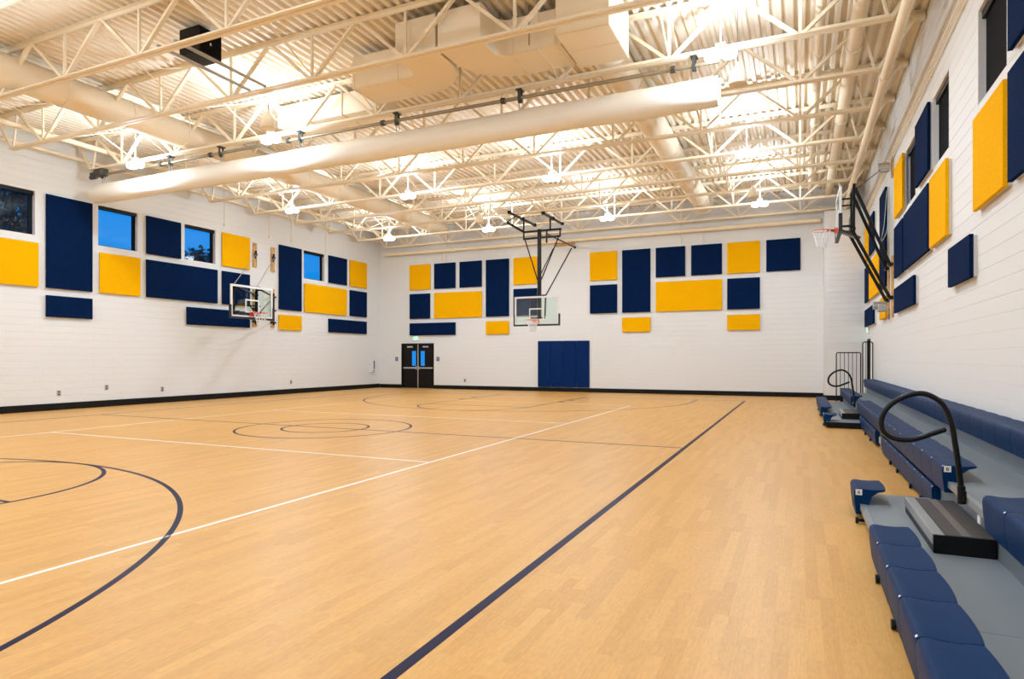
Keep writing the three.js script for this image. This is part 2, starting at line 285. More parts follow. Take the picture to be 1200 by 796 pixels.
// floor: slab, printed maple strips, court markings
const floor = structure('floor', box(XL - WALL, XR + WALL, -0.25, -0.004, DN - WALL, DF + WALL), M.floorSlab);
{
  const W = 0.082, pos = [], uv = [], colour = [], near = [];
  const tone = () => { const t = range(-1, 1), w = range(-1, 1); return [0.69 * (1 + 0.06 * t), 0.352 * (1 + 0.085 * t + 0.02 * w), 0.077 * (1 + 0.16 * t + 0.08 * w)]; };
  const add = (P, U, C, a, b, d0, d1, t, ou, ov) => { for (const [x, d] of [[a, d0], [b, d0], [b, d1], [a, d0], [b, d1], [a, d1]]) { P.push(x, 0, -d); U.push(ou + (x - a) * 3, ov + d * 0.9); C.push(...t); } };
  for (let x = XL; x < XR - 0.001; x += W) {
    let d = DN - range(0, 0.8);
    while (d < DF) {
      const len = range(0.45, 1.05), a = x, b = Math.min(x + W, XR), d0 = Math.max(d, DN), d1 = Math.min(d + len, DF), t = tone(), ou = rnd() * 7, ov = rnd() * 7; d += len;
      if (d1 - d0 < 0.01) continue;
      const s = seen((a + b) / 2, 0, (d0 + d1) / 2);
      if (s.f > 1 && s.px > 5 && s.px < 1080 && s.py < 792 && s.f < 5 && (a + b) / 2 < 0.4) near.push([s.f, [a, b, d0, d1, t, ou, ov]]); else add(pos, uv, colour, a, b, d0, d1, t, ou, ov);
    }
  }
  near.sort((p, q) => p[0] - q[0]);
  for (const [, r] of near.slice(300)) add(pos, uv, colour, ...r);
  const finish = (P, U, C) => { const g = new THREE.BufferGeometry(); g.setAttribute('position', new THREE.Float32BufferAttribute(P, 3)); g.setAttribute('uv', new THREE.Float32BufferAttribute(U, 2)); g.setAttribute('color', new THREE.Float32BufferAttribute(C, 3)); g.computeVertexNormals(); return g; };
  const put = (name, g) => { const m = shade(new THREE.Mesh(g, M.floorStrip)); m.name = name; floor.add(m); return m; };
  for (const [, [a, b, d0, d1, t, ou, ov]] of near.slice(0, 300)) {   // single strips: a thin board, edges down to the slab
    const P = [], U = [], C = []; add(P, U, C, a, b, d0, d1, t, ou, ov);
    for (const [[xa, da], [xb, db]] of [[[a, d0], [b, d0]], [[b, d0], [b, d1]], [[b, d1], [a, d1]], [[a, d1], [a, d0]]]) for (const [x, y, d] of [[xa, 0, da], [xa, -0.004, da], [xb, -0.004, db], [xa, 0, da], [xb, -0.004, db], [xb, 0, db]]) { P.push(x, y, -d); U.push(ou, ov); C.push(...t); }
    put('floor_strip', finish(P, U, C));
  }
  put('floor_strips', finish(pos, uv, colour)).userData.kind = 'stuff';
  // markings: thin paint films
  const CX = -9.39, CD = 10.9, SX = 7.62, SD = 12.8, LW = 0.052;
  const film = 0.0015;
  const stripe = (x0, x1, d0, d1) => box(x0, x1, 0.0004, film, d0, d1);
  const along = (x, d0, d1, w = LW) => stripe(x - w / 2, x + w / 2, d0, d1), across = (d, x0, x1, w = LW) => stripe(x0, x1, d - w / 2, d + w / 2);
  const ring = (cx, cd, r, a0 = 0, a1 = Math.PI * 2, w = LW) => { // angle 0 points to +x, pi/2 away from the camera
    const s = new THREE.Shape(); s.absarc(0, 0, r + w / 2, a0, a1, false); s.absarc(0, 0, r - w / 2, a1, a0, true);
    const g = new THREE.ExtrudeGeometry(s, { depth: film - 0.0004, bevelEnabled: false, curveSegments: 96 }); g.rotateX(-Math.PI / 2); g.translate(cx, 0.0004, -cd); return g;
  };
  const line = (name, g, mat, label) => part(name, g, mat, floor, label);
  line('sideline', along(CX + SX, CD - SD, CD + SD, 0.07), M.lineBlue, 'long dark blue basketball sideline beside the bleachers');
  line('sideline', along(CX - SX, CD - SD, CD + SD), M.lineBlue);
  line('baseline', across(CD + SD, CX - SX, CX + SX), M.lineBlue);
  line('baseline', across(CD - SD, CX - SX, CX + SX), M.lineBlue);
  line('half_court_line', across(CD, CX - SX, CX + SX), M.lineBlue);
  line('center_circle', ring(CX, CD, 1.83), M.lineBlue);
  line('inner_circle', ring(CX, CD, 0.91), M.lineBlue);
  for (const s of [-1, 1]) {
    const base = CD + s * SD, ft = base - s * 5.79, hoop = base - s * 1.6, away = s > 0 ? Math.PI : 0;
    line('three_point_line', [ring(CX, hoop, 6.02, away, away + Math.PI), along(CX - 6.02, hoop, base), along(CX + 6.02, hoop, base)], M.lineBlue);
    line('free_throw_lane', [along(CX - 1.83, base, ft), along(CX + 1.83, base, ft), across(ft, CX - 1.83, CX + 1.83), ...[0, 1].flatMap((k) => [-1, 1].map((q) => stripe(CX + q * 1.86, CX + q * 2.06, base - s * (2.1 + k * 0.95), base - s * (2.3 + k * 0.95))))], M.lineBlue);
    line('free_throw_circle', ring(CX, ft, 1.83, away, away + Math.PI), M.lineBlue);
  }
  const VX = 4.5, VD = 9, WW = 0.048;
  line('volleyball_sideline', along(CX + VX, CD - VD, CD + VD, WW), M.lineWhite);
  line('volleyball_sideline', along(CX - VX, CD - VD, CD + VD, WW), M.lineWhite);
  for (const d of [CD - VD, CD + VD]) line('volleyball_end_line', across(d, CX - VX, CX + VX, WW), M.lineWhite);
  for (const d of [CD - 3, CD + 3]) line('volleyball_attack_line', across(d, CX - VX, CX + VX, WW), M.lineWhite);
}
// roof deck: ribs run away from the camera
{
  const pitch = 0.2032, prof = [];
  for (let x = XL - 0.05; x < XR + 0.05; x += pitch) prof.push([x, 7.955], [x + 0.075, 7.955], [x + 0.1, 8.03], [x + 0.175, 8.03], [x + pitch, 7.955]);
  const pos = [];
  for (let i = 0; i + 1 < prof.length; i++) { const [a, h] = prof[i], [b, k] = prof[i + 1]; if (b - a < 1e-6) continue; for (const [x, y, d] of [[a, h, DN - 0.1], [b, k, DF + 0.1], [b, k, DN - 0.1], [a, h, DN - 0.1], [a, h, DF + 0.1], [b, k, DF + 0.1]]) pos.push(x, y, -d); }
  const g = new THREE.BufferGeometry(); g.setAttribute('position', new THREE.Float32BufferAttribute(pos, 3)); g.computeVertexNormals();
  const slab = structure('ceiling', box(XL - WALL, XR + WALL, 8.04, 8.3, DN - WALL, DF + WALL), M.deck);
  part('corrugated_deck', g, M.deck, slab);
  for (const [a, b, c, d] of [[XL - WALL, XL, DN - WALL, DF + WALL], [XR, XR + WALL, DN - WALL, DF + WALL], [XL, XR, DF, DF + WALL], [XL, XR, DN - WALL, DN]]) part('roof_edge', box(a, b, TOP, 8.04, c, d), M.plainWall, slab);
}
// baseboards (black rubber)
structure('baseboard_left', rbox(XL, XL + 0.02, 0, 0.20, DN, DF - 0.02, 0.004), M.base);
structure('baseboard_far', [rbox(XL + 0.02, mainDoor[0] - 0.01, 0, 0.18, DF - 0.02, DF, 0.004), rbox(mainDoor[1] + 0.01, CHASE.x - 0.02, 0, 0.18, DF - 0.02, DF, 0.004)], M.base);
structure('baseboard_corner', [rbox(CHASE.x - 0.02, CHASE.x, 0, 0.18, CHASE.d - 0.02, DF - 0.02, 0.004), rbox(CHASE.x, XR - 0.02, 0, 0.18, CHASE.d - 0.02, CHASE.d, 0.004)], M.base);
structure('baseboard_right', [rbox(XR - 0.02, XR, 0, 0.18, DN, sideDoor[0] - 0.04, 0.004)], M.base);

// ---------------------------------------------------------------- windows
function windowIn(n, side, [d0, d1, h0, h1], shaded) {
  const g = structureGroup(`window_${n}`), X = side < 0 ? XL : XR, s = side, at = (k) => X + s * k;          // k: distance into the wall
  const f = 0.05;
  part('window_frame', [box(at(0.13), at(0.20), h0, h0 + f, d0, d1), box(at(0.13), at(0.20), h1 - f, h1, d0, d1), box(at(0.13), at(0.20), h0, h1, d0, d0 + f), box(at(0.13), at(0.20), h0, h1, d1 - 0.085, d1)], M.windowFrame, g);
  part('pane', box(at(0.165), at(0.171), h0 + f, h1 - f, d0 + f, d1 - 0.085), M.glass, g);
  part('shade_cassette', rbox(at(0.035), at(0.125), h1 - 0.115, h1 - 0.005, d0 + 0.02, d1 - 0.02, 0.012), M.windowFrame, g);
  part('window_sill', box(at(0.0), at(0.13), h0 - 0.001, h0 + 0.012, d0, d1), M.white, g);
  if (shaded) part('roller_shade', [box(at(0.075), at(0.077), h0 + 0.03, h1 - 0.1, d0 + 0.04, d1 - 0.06), rod(V(at(0.076), h0 + 0.03, d0 + 0.04), V(at(0.076), h0 + 0.03, d1 - 0.06), 0.012)], M.shadeFabric, g);
}
leftWindows.forEach((w, i) => windowIn(i + 1, -1, w, false));
rightWindows.forEach((w, i) => windowIn(i + 5, 1, w, true));

// ---------------------------------------------------------------- doors
{
  const [x0, x1, , h1] = mainDoor, d = DF, g = structureGroup('door_1');
  part('door_frame', [box(x0, x0 + 0.05, 0, h1, d - 0.015, d + 0.2), box(x1 - 0.05, x1, 0, h1, d - 0.015, d + 0.2), box(x0 + 0.05, x1 - 0.05, h1 - 0.05, h1, d - 0.015, d + 0.2)], M.doorLeaf, g);
  const mid = (x0 + x1) / 2;
  for (const [a, b, hinge] of [[x0 + 0.06, mid - 0.025, -1], [mid + 0.025, x1 - 0.06, 1]]) {
    const w0 = hinge < 0 ? b - 0.36 : a + 0.10, w1 = w0 + 0.26, t0 = d + 0.05, t1 = d + 0.095;
    const leaf = part('door_leaf', cut([a, b, 0.012, h1 - 0.055], [[w0, w1, 1.12, 1.86]]).map(([p, q, r, s]) => box(p, q, r, s, t0, t1)), M.doorLeaf, g, 'dark brown steel door leaf');
    part('vision_pane', box(w0, w1, 1.12, 1.86, t0 + 0.02, t0 + 0.026), M.glass, leaf);
    part('push_bar', [rbox(a + 0.06, b - 0.01, 0.98, 1.05, t0 - 0.07, t0 - 0.03, 0.01), box(a + 0.08, a + 0.14, 0.985, 1.045, t0 - 0.035, t0), box(b - 0.12, b - 0.06, 0.985, 1.045, t0 - 0.035, t0)], M.chrome, leaf, 'brushed steel push bar');
    part('door_closer', rbox((a + b) / 2 - 0.16, (a + b) / 2 + 0.16, h1 - 0.21, h1 - 0.13, t0 - 0.06, t0, 0.01), M.chrome, leaf);
  }
  part('center_post', box(mid - 0.022, mid + 0.022, 0, h1 - 0.05, d + 0.03, d + 0.1), M.chrome, g, 'bright steel post between the leaves');
  part('latch', [rbox(mid - 0.09, mid - 0.035, 0.93, 1.10, d - 0.03, d + 0.05, 0.01), rbox(mid + 0.035, mid + 0.09, 0.93, 1.10, d - 0.03, d + 0.05, 0.01)], M.chrome, g);
  part('threshold', box(x0 + 0.05, x1 - 0.05, 0, 0.012, d, d + 0.2), M.galvanised, g);
}
{
  const [d0, d1, , h1] = sideDoor, g = structureGroup('door_2');
  part('door_frame', [box(XR - 0.015, XR + 0.2, 0, h1, d0, d0 + 0.05), box(XR - 0.015, XR + 0.2, 0, h1, d1 - 0.05, d1), box(XR - 0.015, XR + 0.2, h1 - 0.05, h1, d0 + 0.05, d1 - 0.05)], M.doorLeaf, g);
  const leaf = part('door_leaf', box(XR + 0.13, XR + 0.175, 0.012, h1 - 0.055, d0 + 0.06, d1 - 0.06), M.doorLeaf, g);
  part('push_bar', rbox(XR + 0.06, XR + 0.10, 0.98, 1.05, d0 + 0.12, d1 - 0.1, 0.01), M.chrome, leaf);
}

// ---------------------------------------------------------------- acoustic panels
function acousticPanel(kind, wall, [a, b], [h0, h1], label) {
  const cu = (a + b) / 2, ch = (h0 + h1) / 2, w = b - a, h = h1 - h0, frame = { left: frameLeft, right: frameRight, far: frameFar }[wall];
  const turn = { left: Math.PI / 2, right: -Math.PI / 2, far: 0 }[wall], g = thing('acoustic_panel', label, 'wall panel', [0, 0, 0], { left: 'acoustic panels on the window wall', right: 'acoustic panels on the bleacher wall', far: 'acoustic panels on the door wall' }[wall], turn);
  g.position.copy(frame(cu, h0, 0));
  const face = boxUV(new RoundedBoxGeometry(w, h, 0.05, 2, 0.006)); face.translate(0, h / 2, 0.065);
  const t = face.attributes.uv; const ox = rnd() * 3, oy = rnd() * 3; for (let i = 0; i < t.count; i++) t.setXY(i, t.getX(i) + ox, t.getY(i) + oy);
  part('fabric_face', face, M[kind], g);
  const back = new THREE.BoxGeometry(w - 0.03, h - 0.03, 0.038); back.translate(0, h / 2, 0.020);
  part('backing_board', back, M.backing, g, 'off-white backing board');
}
for (const p of leftPanels) acousticPanel(p[0], 'left', p[1], p[2], p[3]);
for (const p of farPanels) acousticPanel(p[0], 'far', p[1], p[2], p[3]);
for (const p of rightPanels) acousticPanel(p[0], 'right', p[1], p[2], p[3]);

// ---------------------------------------------------------------- roof joists
const jointDepths = [-4.6, -2.55, -0.5, 1.55, 3.61, 5.66, 7.72, 9.77, 11.83, 13.88, 15.94, 17.99, 20.05, 22.10, 24.16, 26.21];
const BH = 6.985, TH = 7.92, MID = (XL + XR) / 2;
{
  const first = thing('roof_joist', 'cream steel open-web roof joist spanning the hall below the deck', 'roof joist', [0, 0, 0], 'open-web joists under the roof deck');
  const chord = (h, x0, x1, flip) => [-1, 1].flatMap((s) => [box(x0, x1, h - 0.004, h + 0.004, s * 0.012, s * 0.085), box(x0, x1, flip ? h - 0.075 : h, flip ? h : h + 0.075, s * 0.008, s * 0.017)]);
  part('top_chord', [...chord(TH + 0.02, XL + 0.02, XR - 0.02, true), ...[XL + 0.12, XR - 0.12].map((x) => box(x - 0.1, x + 0.1, TH - 0.12, TH - 0.05, -0.08, 0.08))], M.steel, first);
  part('bottom_chord', chord(BH, XL + 0.75, XR - 0.76, false), M.steel, first);
  const gap = 2.19, web = (xa, ha, xb, hb, w, n) => part(n, bar(V(xa, ha, 0), V(xb, hb, 0), w, w * 0.8), M.steel, first);
  for (let k = -4; k <= 4; k++) {
    const x = MID + k * gap;
    web(x, BH + 0.01, x, TH - 0.03, 0.05, 'web_vertical');
    web(x + 0.05, BH + 0.03, x + gap / 2 - 0.05, TH - 0.03, 0.07, 'web_diagonal');
    web(x - 0.05, BH + 0.03, x - gap / 2 + 0.05, TH - 0.03, 0.07, 'web_diagonal');
  }
  for (const s of [-1, 1]) {
    const x = MID + s * (4 * gap + 1.35), wall = s < 0 ? XL : XR;
    web(x, BH + 0.03, wall - s * 0.15, TH - 0.05, 0.075, 'end_diagonal');
    web(x - s * 0.06, BH + 0.03, MID + s * 4.5 * gap, TH - 0.03, 0.05, 'web_diagonal');
  }
  const jointLabels = { 7.72: 'cream open-web roof joist carrying the front ends of the speaker struts', 9.77: 'cream open-web roof joist carrying the back ends of the speaker struts', 11.83: 'cream open-web roof joist directly above the curtain drive pipe', 13.88: 'cream open-web roof joist just behind the rolled curtain', 24.16: 'cream open-web roof joist behind the ceiling-hung hoop hangers', 22.1: 'cream open-web roof joist carrying the ceiling-hung hoop', 26.21: 'cream open-web roof joist closest to the door wall' };
  const jointLabel = first.userData.label;
  jointDepths.forEach((d, i) => { const j = i ? copyOf(first) : first; j.position.z = -d; j.userData.label = jointLabels[d] ?? jointLabel; });
}
// cross bridging between the joists
{
  const spans = [];
  for (let i = 6; i + 1 < jointDepths.length; i++) spans.push([jointDepths[i] + 0.09, jointDepths[i + 1] - 0.09]);
  for (const [n, x] of [-16.9, -12.3, -8.7, -2.2].entries()) {
    const g = thing('joist_bridging', ['thin crossed bridging rods between the joists, just left of the window-side round duct', 'thin crossed bridging rods between the joists, past the black speaker cabinet', 'thin crossed bridging rods between the joists along the middle of the hall', 'thin crossed bridging rods between the joists, right of the plenum round duct'][n], 'bridging', [x, BH, 7.7], 'crossed bridging lines under the deck');
    for (const [a, b] of spans) for (const q of [0, 1]) part('bridging_rod', bar(V(q * 0.02, q ? TH - BH - 0.06 : 0.05, a - 7.7), V(q * 0.02, q ? 0.05 : TH - BH - 0.06, b - 7.7), 0.03, 0.012), M.steel, g);
  }
}

// ---------------------------------------------------------------- ducts and pipes overhead
function spiralDuct(name, label, x, h, r, d0, d1) {
  const g = thing(name, label, 'duct', [x, h, d0]);
  part('duct_wall', rod(V(0, 0, 0), V(0, 0, d1 - d0), r, 32), M.duct, g);
  const n = Math.round((d1 - d0) / 1.5);
  for (let k = 0; k <= n; k++) part('duct_collar', rod(V(0, 0, Math.min(d1 - d0 - 0.03, k * 1.5)), V(0, 0, Math.min(d1 - d0, k * 1.5 + 0.05)), r + 0.012, 32), M.duct, g);
  for (let k = 1; k < n; k += 2) part('hanger_strap', [bar(V(-r, 0, k * 1.5), V(-r, 7.95 - h, k * 1.5), 0.004, 0.03), bar(V(r, 0, k * 1.5), V(r, 7.95 - h, k * 1.5), 0.004, 0.03)], M.steel, g);
  return g;
}
spiralDuct('round_duct', 'long cream round duct running lengthwise near the window wall', -14.96, 7.455, 0.34, 1.2, 25.2);
{
  const g = spiralDuct('round_duct', 'long cream round duct running lengthwise from the plenum box to the door wall', -3.41, 7.455, 0.33, 11.95, 25.5);
  const lip = new THREE.TorusGeometry(0.33, 0.03, 8, 32); lip.translate(0, 0, -(25.5 - 11.95)); part('end_ring', lip, M.duct, g);
}
{ // rectangular trunk: two bends that meet, and a plenum at the end
  const h0 = 7.12, h1 = 7.78;
  const plan = (pts) => { const s = new THREE.Shape(); pts(s); const g = new THREE.ExtrudeGeometry(s, { depth: h1 - h0, bevelEnabled: true, bevelSize: 0.008, bevelThickness: 0.008, bevelSegments: 1, curveSegments: 18 }); g.rotateX(-Math.PI / 2); return g; };
  const a = thing('rectangular_duct', 'cream rectangular duct bending toward the front left of the plenum box', 'duct', [-8.5, h0, 10.6]);
  part('duct_wall', plan((s) => { s.moveTo(0, 0.1); s.lineTo(0, 0.95); s.lineTo(1.35, 0.95); s.absarc(1.35, -0.15, 1.1, Math.PI / 2, 0, true); s.lineTo(2.45, -0.66); s.lineTo(1.6, -0.66); s.lineTo(1.6, -0.15); s.absarc(1.35, -0.15, 0.25, 0, Math.PI / 2, false); s.lineTo(0, 0.1); }), M.duct, a);
  for (const x of [0.02, 1.1]) part('duct_flange', box(x, x + 0.03, -0.02, 0.68, 0.08, 0.97), M.duct, a);
  for (const x of [0.4, 1.9]) part('hanger_rod', rod(V(x, 0.6, 0.5), V(x, 0.85, 0.5), 0.012, 6), M.darkSteel, a);
  const b = thing('rectangular_duct', 'cream rectangular duct run joining the plenum box at its right end', 'duct', [-6.0, h0, 10.6]);
  part('duct_wall', plan((s) => { s.moveTo(2.1, 0.1); s.lineTo(2.1, 0.95); s.lineTo(1.12, 0.95); s.absarc(1.12, -0.15, 1.1, Math.PI / 2, Math.PI, false); s.lineTo(0.02, -0.66); s.lineTo(0.87, -0.66); s.lineTo(0.87, -0.15); s.absarc(1.12, -0.15, 0.25, Math.PI, Math.PI / 2, true); s.lineTo(2.1, 0.1); }), M.duct, b);
  for (const x of [1.15, 1.65, 2.0]) part('duct_flange', box(x, x + 0.03, -0.02, 0.68, 0.08, 0.97), M.duct, b);
  for (const x of [0.9, 1.5]) part('hanger_rod', rod(V(x, 0.1, 0.07), V(x, 0.83, 0.07), 0.006, 6), M.darkSteel, b);
  const c = thing('duct_plenum', 'cream sheet-metal plenum box at the head of a round duct', 'duct', [-3.85, 7.08, 10.3]);
  part('plenum_body', rbox(0, 0.95, 0, 0.83, 0, 1.35, 0.012), M.duct, c);
  part('plenum_collar', rod(V(0.44, 0.375, 1.34), V(0.44, 0.375, 1.64), 0.345, 32), M.duct, c);
  part('plenum_seam', [box(-0.006, 0.956, -0.006, 0.836, 0.66, 0.69)], M.duct, c);
  const e = thing('rectangular_duct', 'cream rectangular duct box behind the bell-shaped speaker and curtain drive', 'duct', [-12.0, 7.33, 12.15]);
  part('duct_wall', rbox(0, 3.1, 0, 0.52, 0, 0.75, 0.01), M.duct, e);
  for (const x of [0.03, 1.0, 2.0, 3.0]) part('duct_flange', box(x, x + 0.03, -0.02, 0.54, -0.02, 0.77), M.duct, e);
  for (const x of [0.8, 1.5, 2.6]) part('hanger_rod', rod(V(x, 0.5, -0.025), V(x, 0.62, -0.025), 0.006, 6), M.darkSteel, e);
}
const lengthwise = (name, label, x, h, r, d0, d1, mat = M.steel, cat = 'pipe') => { const g = thing(name, label, cat, [x, h, d0]); part('pipe_wall', rod(V(0, 0, 0), V(0, 0, d1 - d0), r, 14), mat, g); for (let k = 2; k < d1 - d0; k += 4.1) part('coupling', rod(V(0, 0, k), V(0, 0, k + 0.12), r * 1.18, 14), mat, g); return g; };
lengthwise('sprinkler_main', 'cream round pipe running lengthwise under the joist ends by the bleacher wall', 1.47, 6.86, 0.085, -4.5, 26.3);
lengthwise('roof_drain_pipe', 'thick cream pipe running lengthwise above the joists near the bleacher wall', 0.95, 7.55, 0.13, -4.5, 26.0);
lengthwise('roof_drain_pipe', 'slimmer cream pipe running lengthwise left of the thick drain pipe', 0.33, 7.55, 0.085, -4.5, 25.6);
lengthwise('service_pipe', 'thin cream pipe running lengthwise close to the window wall', -18.2, 7.45, 0.07, -4.5, 26.2);
lengthwise('service_pipe', 'thin cream pipe tight against the top of the window wall', -19.3, 7.35, 0.05, -4.5, 26.4);
{
  const g = thing('wall_header_pipe', 'horizontal cream pipe across the top of the door wall', 'pipe', [-19.2, 6.72, 26.62]);
  part('pipe_wall', rod(V(0, 0, 0), V(19.9, 0, 0), 0.085, 14), M.steel, g);
  for (let k = 1; k < 19.5; k += 3) part('pipe_hanger', [rod(V(k, 0, 0), V(k, 1.2, 0), 0.008, 6), rod(V(k - 0.03, 0, 0), V(k + 0.03, 0, 0), 0.1, 14)], M.steel, g);
}
for (const [i, h] of [6.50, 6.58, 6.66].entries()) {
  const g = thing('wall_conduit', ['lowest of three thin conduits along the top of the bleacher wall', 'middle one of three thin conduits along the top of the bleacher wall', 'topmost of three thin conduits along the top of the bleacher wall'][i], 'conduit', [XR - 0.03, h, -4.5]);
  part('conduit_tube', rod(V(0, 0, 0), V(0, 0, 29.7), 0.014, 8), M.steel, g);
  for (let k = 1; k < 29; k += 2.4) part('conduit_strap', box(-0.02, 0.03, -0.018, 0.018, k, k + 0.03), M.steel, g);
}
// thin hangers dropping down the far and left walls, ending in a small box
const drops = [['far', -17.24, 6.25], ['far', -16.55, 6.28], ['far', -15.95, 6.28], ['far', -15.7, 6.28], ['far', -13.9, 6.28], ['far', -13.0, 6.28], ['far', -4.5, 6.27], ['far', -3.6, 6.30], ['left', 19.4, 6.42], ['left', 20.64, 6.49], ['left', 22.76, 6.35], ['left', 17.2, 6.5]];
for (const [wall, u, h] of drops) {
  const f = wall === 'far' ? frameFar : frameLeft, g = thing('conduit_drop', wall === 'far' ? 'thin cream conduit dropping to a small box above the door wall panels' : 'thin cream conduit dropping down the top of the window wall', 'conduit', [0, 0, 0], wall === 'far' ? 'conduit drops on the door wall' : 'conduit drops on the window wall');
  g.position.copy(f(u, h, 0.025));
  part('conduit_tube', rod(new THREE.Vector3(0, 0, 0), new THREE.Vector3(0, 7.8 - h, 0), 0.011, 8), M.steel, g);
  part('junction_box', new RoundedBoxGeometry(0.045, 0.09, 0.045, 1, 0.008), M.steel, g);
}

// ---------------------------------------------------------------- high-bay lights
{
  const proto = (() => {
    const g = thing('high_bay_light', 'glowing twin-lamp high-bay light hung between the roof joists', 'light', [0, 0, 0], 'high-bay lights below the roof deck');
    part('lamp_housing', [rbox(-0.25, 0.25, 0.03, 0.075, -0.06, 0.06, 0.015), rbox(-0.09, 0.09, 0.075, 0.17, -0.06, 0.06, 0.02)], M.lampShell, g);
    const bowl = [[0, -0.11], [0.07, -0.106], [0.115, -0.085], [0.132, -0.05], [0.134, 0.0], [0.12, 0.03], [0, 0.03]].map(([r, y]) => new THREE.Vector2(r, y));
    for (const s of [-1, 1]) part('lamp_lens', new THREE.LatheGeometry(bowl, 28).translate(s * 0.135, 0, 0), M.lens, g, 'white glowing lens bowl');
    part('hanger_cable', rod(V(0, 0.16, 0), V(0, 1.28, 0), 0.008, 6), M.lampShell, g);
    return g;
  })();
  let first = true;
  const lampLabels = {
    '-1.22 11.22': 'glaring twin-lamp light between the curtain end and a bell-shaped speaker',
    '-11.3 11.22': 'twin-lamp light over the curtain drive beside a bell-shaped speaker',
    '-16.07 11.22': 'twin-lamp light over the curtain drive motor beside the window wall duct',
    '-1.22 22.66': 'twin-lamp light close behind a bell-shaped speaker near the bleacher wall',
    '-11.3 22.66': 'twin-lamp light close behind a bell-shaped speaker left of the ceiling-hung hoop',
    '-6.45 22.66': 'twin-lamp light right of the ceiling-hung hoop frame, ahead of the door wall',
    '-16.07 22.66': 'twin-lamp light in the corner between window wall and door wall',
    '-1.22 16.94': 'twin-lamp light on the cross-court line of the raised hoop side',
  };
  for (const d of [-1.2, 4.85, 11.22, 16.94, 22.66]) for (const x of [-1.22, -6.45, -11.3, -16.07]) {
    if (d === 11.22 && x === -6.45) continue;            // the trunk duct takes this place
    const g = first ? proto : copyOf(proto); first = false;
    g.position.set(x, 6.66, -d);
    const own = lampLabels[`${x} ${d}`]; if (own) g.userData.label = own;
    const down = new THREE.RectAreaLight(LAMP_COLOR, DOWN_LIGHT, 0.5, 0.22); down.position.set(x, 6.66 - 0.12, -d); down.rotation.x = -Math.PI / 2; down.name = 'lamp_downlight'; scene.add(down);
    const up = new THREE.RectAreaLight(LAMP_COLOR, UP_LIGHT, 0.5, 0.22); up.position.set(x, 6.66 + 0.19, -d); up.rotation.x = Math.PI / 2; up.name = 'lamp_uplight'; scene.add(up);
    for (const s of [-1, 1]) { const p = new THREE.PointLight(LAMP_COLOR, BOWL_LIGHT); p.position.set(x + s * 0.135, 6.66 - 0.03, -d); p.castShadow = true; p.name = 'lamp_bowl_light'; scene.add(p); }
  }
}
// bell-shaped pendant speakers
{
  const prof = [[0.0, 0.40], [0.03, 0.40], [0.045, 0.34], [0.09, 0.27], [0.135, 0.19], [0.16, 0.10], [0.165, 0.03], [0.15, 0.0], [0.135, 0.005], [0.0, 0.03]].map(([r, y]) => new THREE.Vector2(r, y));
  const g = thing('pendant_speaker', 'white bell-shaped pendant speaker beside the rectangular duct box and curtain drive', 'speaker', [-10.7, 6.58, 10.55], 'bell-shaped pendant speakers');
  part('speaker_bell', new THREE.LatheGeometry(prof, 32), M.duct, g);
  part('speaker_grille', (() => { const c = new THREE.CylinderGeometry(0.137, 0.137, 0.012, 32); c.translate(0, 0.008, 0); return c; })(), M.steel, g);
  part('hanger_cable', rod(V(0, 0.39, 0), V(0, 1.38, 0), 0.006, 6), M.darkSteel, g);
  for (const [x, h, d, label] of [[-1.05, 6.55, 12.35, 'white bell-shaped pendant speaker past the right end of the rolled curtain'], [-1.37, 6.60, 21.5, 'white bell-shaped pendant speaker near the raised hoop and bleacher wall'], [-11.0, 6.60, 21.3, 'white bell-shaped pendant speaker left of the ceiling-hung hoop frame']]) { const c = copyOf(g, label); c.position.set(x, h, -d); }
}
// black loudspeaker cabinet on struts
{
  const g = thing('loudspeaker_cabinet', 'black cube loudspeaker cabinet hung high among the joists', 'speaker', [-10.67, 7.36, 8.79]);
  part('cabinet', rbox(-0.27, 0.27, 0, 0.5, -0.26, 0.26, 0.012), M.black, g);
  part('cabinet_grille', box(0.271, 0.276, 0.03, 0.47, -0.23, 0.23), M.shadeFabric, g);
  part('badge', box(0.276, 0.279, 0.2, 0.25, -0.02, 0.01), M.chrome, g, 'small silver badge');
  part('mounting_bracket', [rod(V(-0.1, 0.5, 0), V(-0.1, 0.58, 0), 0.012, 8), rod(V(0.1, 0.5, 0), V(0.1, 0.58, 0), 0.012, 8)], M.darkSteel, g);
  const s = thing('strut_rail', 'grey steel strut under the black speaker cabinet', 'strut', [-10.44, 7.07, 7.7], 'steel struts under the speaker');
  part('strut_channel', [box(-0.025, 0.025, 0, 0.006, 0, 2.1), box(-0.025, -0.019, 0, 0.045, 0, 2.1), box(0.019, 0.025, 0, 0.045, 0, 2.1)], M.galvanised, s);
  const c = copyOf(s); c.position.x = -10.0;
}

